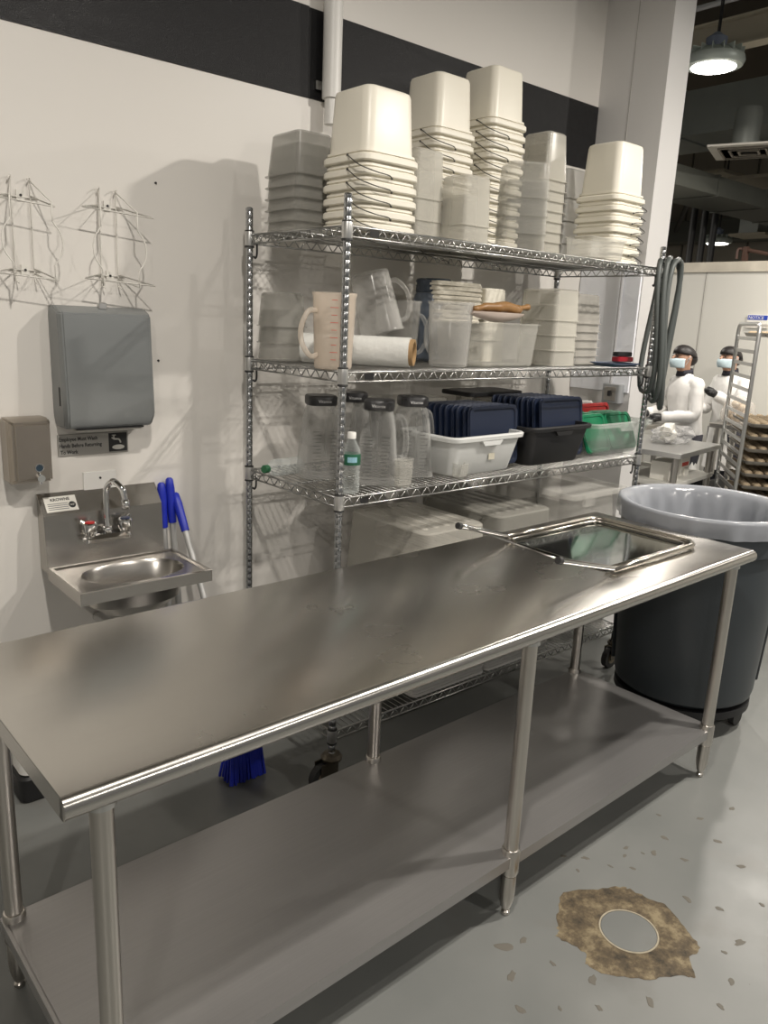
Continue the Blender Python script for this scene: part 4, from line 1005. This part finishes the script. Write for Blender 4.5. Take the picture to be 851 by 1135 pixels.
tag(link('dough_pieces', bm, DOUGH, None, True), 'flattened pale dough pieces heaped on the near sheet pan', 'dough', kind='stuff')
Dg = thing('dough_bag', 'bulging clear bag of pale dough on the bench between the workers', 'dough bag', (6.21, .18, .967))
bm = B(); random.seed(8)
for k in range(26):
    a = random.uniform(0, 2*PI); q = random.uniform(0, .085); sph(bm, (q*math.cos(a), q*math.sin(a), .03+random.uniform(0, .14)), .035, .035, .028, 10, 7)
link('dough', bm, DOUGH, Dg, True)
bm = B(); lathe(bm, [(.06, .0), (.115, .02), (.128, .08), (.105, .16), (.05, .20), (.02, .215)], 30, fn=lambda r, z, a: (r*(1+.06*math.sin(7*a+20*z)), z)); link('bag_film', bm, clear('bag_film', (.75, .72, .68), .2, .1, .4), Dg, True)
tag(link('marker', rbox(B(), 5.33, 5.38, .62, .67, .945, 1.03, .01), mat('purple_blue', (.05, .03, .35), .5), None, True, 40), 'small purple blue bottle on the near worker bench', 'bottle')
PBg = thing('crumpled_bag', 'crumpled clear plastic wrap and white paper on the low stand', 'plastic bag', (5.16, .12, .901), .14)
bm = B(); random.seed(6); bmesh.ops.create_icosphere(bm, subdivisions=3, radius=1)
for v_ in bm.verts:
    q = 1+random.uniform(-.28, .28); v_.co = Vector((v_.co.x*.19*q, v_.co.y*.12*q, .05+max(-.05, v_.co.z*.06*q)))
link('plastic_film', bm, clear('crumple_film', (.6, .6, .6), .25, .08, .4), PBg)
bm = B(); bmesh.ops.create_icosphere(bm, subdivisions=2, radius=1)
for v_ in bm.verts:
    q = 1+random.uniform(-.3, .3); v_.co = Vector((-.08+v_.co.x*.08*q, v_.co.y*.05*q, .07+max(-.07, v_.co.z*.07*q)))
link('paper_wad', bm, PAPER, PBg)
cr = thing('crate', 'dark crate on the floor between the low stand and the pan rack', 'crate', (5.70, .24, 0), .0)
link('crate_body', open_box(.34, .42, .60, .01, .01, .02, t=.006), BLACKP, cr); link('crate_band', rbox(B(), -.182, .182, -.222, .222, .45, .47, .02), mat('band_blue_grey', (.10, .12, .18), .5), cr)
for k, (x, y, z, l) in enumerate(((4.85, -.03, .70, 'white carton with red print at the left of the low stand shelf'), (5.08, .02, .70, 'white carton with red print in the middle of the low stand shelf'))):
    bx = thing('carton', l, 'carton', (x, y, z), .14)
    link('carton_body', rbox(B(), -.08, .08, -.06, .07, 0, .12, .004, .002), PAPER, bx); link('red_print', box(B(), -.06, .05, -.062, -.060, .065, .09), REDINK, bx)
    link('carton_flap', box(B(), -.03, .03, -.075, -.0625, .0, .05), PAPER, bx)
# ------------------------------------------------------------------ sheet pan rack
sd = Vector((math.sin(.93), math.cos(.93), 0)); rz = math.atan2(-sd.x, sd.y)   # local +y goes away from the camera
RK = thing('pan_rack', 'tall aluminium pan rack filled with trays at the right edge', 'pan rack', (4.98, -.452, 0), -.93)
Wd, Dp = .53, .62
for sx in (0, Wd):
    bm = B()
    tube(bm, [Vector((sx, 0, .12)), Vector((sx, 0, 1.66))]+smoothpath([(sx, 0, 1.66), (sx, .02, 1.705), (sx, .06, 1.715)], 3)+smoothpath([(sx, Dp-.06, 1.715), (sx, Dp-.02, 1.705), (sx, Dp, 1.66)], 3)+[Vector((sx, Dp, .12))], .013, 8)
    link('side_frame', bm, ALU, RK, True)
    bm = B()
    for k in range(19): z = .20+k*.0785; box(bm, sx-.004, sx+.004, .0, Dp, z, z+.022); 
    link('runner', bm, ALU, RK)
bm = B()
for y in (.0, Dp): box(bm, 0, Wd, y-.012, y+.012, .10, .13)
box(bm, 0, Wd, Dp-.01, Dp+.01, 1.70, 1.72); link('cross_bar', bm, ALU, RK)
for sx in (0, Wd):
    for y in (0, Dp): bm = B(); cyl(bm, (sx-.012, y, .055), (sx+.012, y, .055), .055, 16); cyl(bm, (sx, y, .06), (sx, y, .12), .012, 8); link('caster', bm, RUBBER, RK, True, 40)
Mx = Matrix.Translation((4.98, -.452, 0)) @ Matrix.Rotation(-.93, 4, 'Z')
pan0 = None; random.seed(7)
for k in range(13):
    z = .20+k*.0785+.024
    if k == 12: z = .20+18*.0785+.024
    lab = 'baking tray %s in the pan rack' % ('topmost, near the top bar,' if k == 12 else ('lowest' if k == 0 else ORD[k]+' from the bottom'))
    if pan0 is None:
        pan0 = thing('baking_tray', lab, 'baking tray', Mx @ Vector((Wd/2, Dp/2, z)), -.93, 'filled trays in the pan rack')
        link('pan', open_box(.46, .60, .024, .006, .006, .004), PANM, pan0, True, 35)
        bm = B()
        for i in range(7):
            for j in range(9): sph(bm, (-.19+i*.063, -.25+j*.062, .018), .027, .027, .020, 8, 6)
        q = link('rolls', bm, mat('tray_dough', (.42, .33, .22), .7, var=.25, vscale=25), pan0, True); q['kind'] = 'stuff'
    else: dup(pan0, Mx @ Vector((Wd/2, Dp/2, z)), -.93, lab)
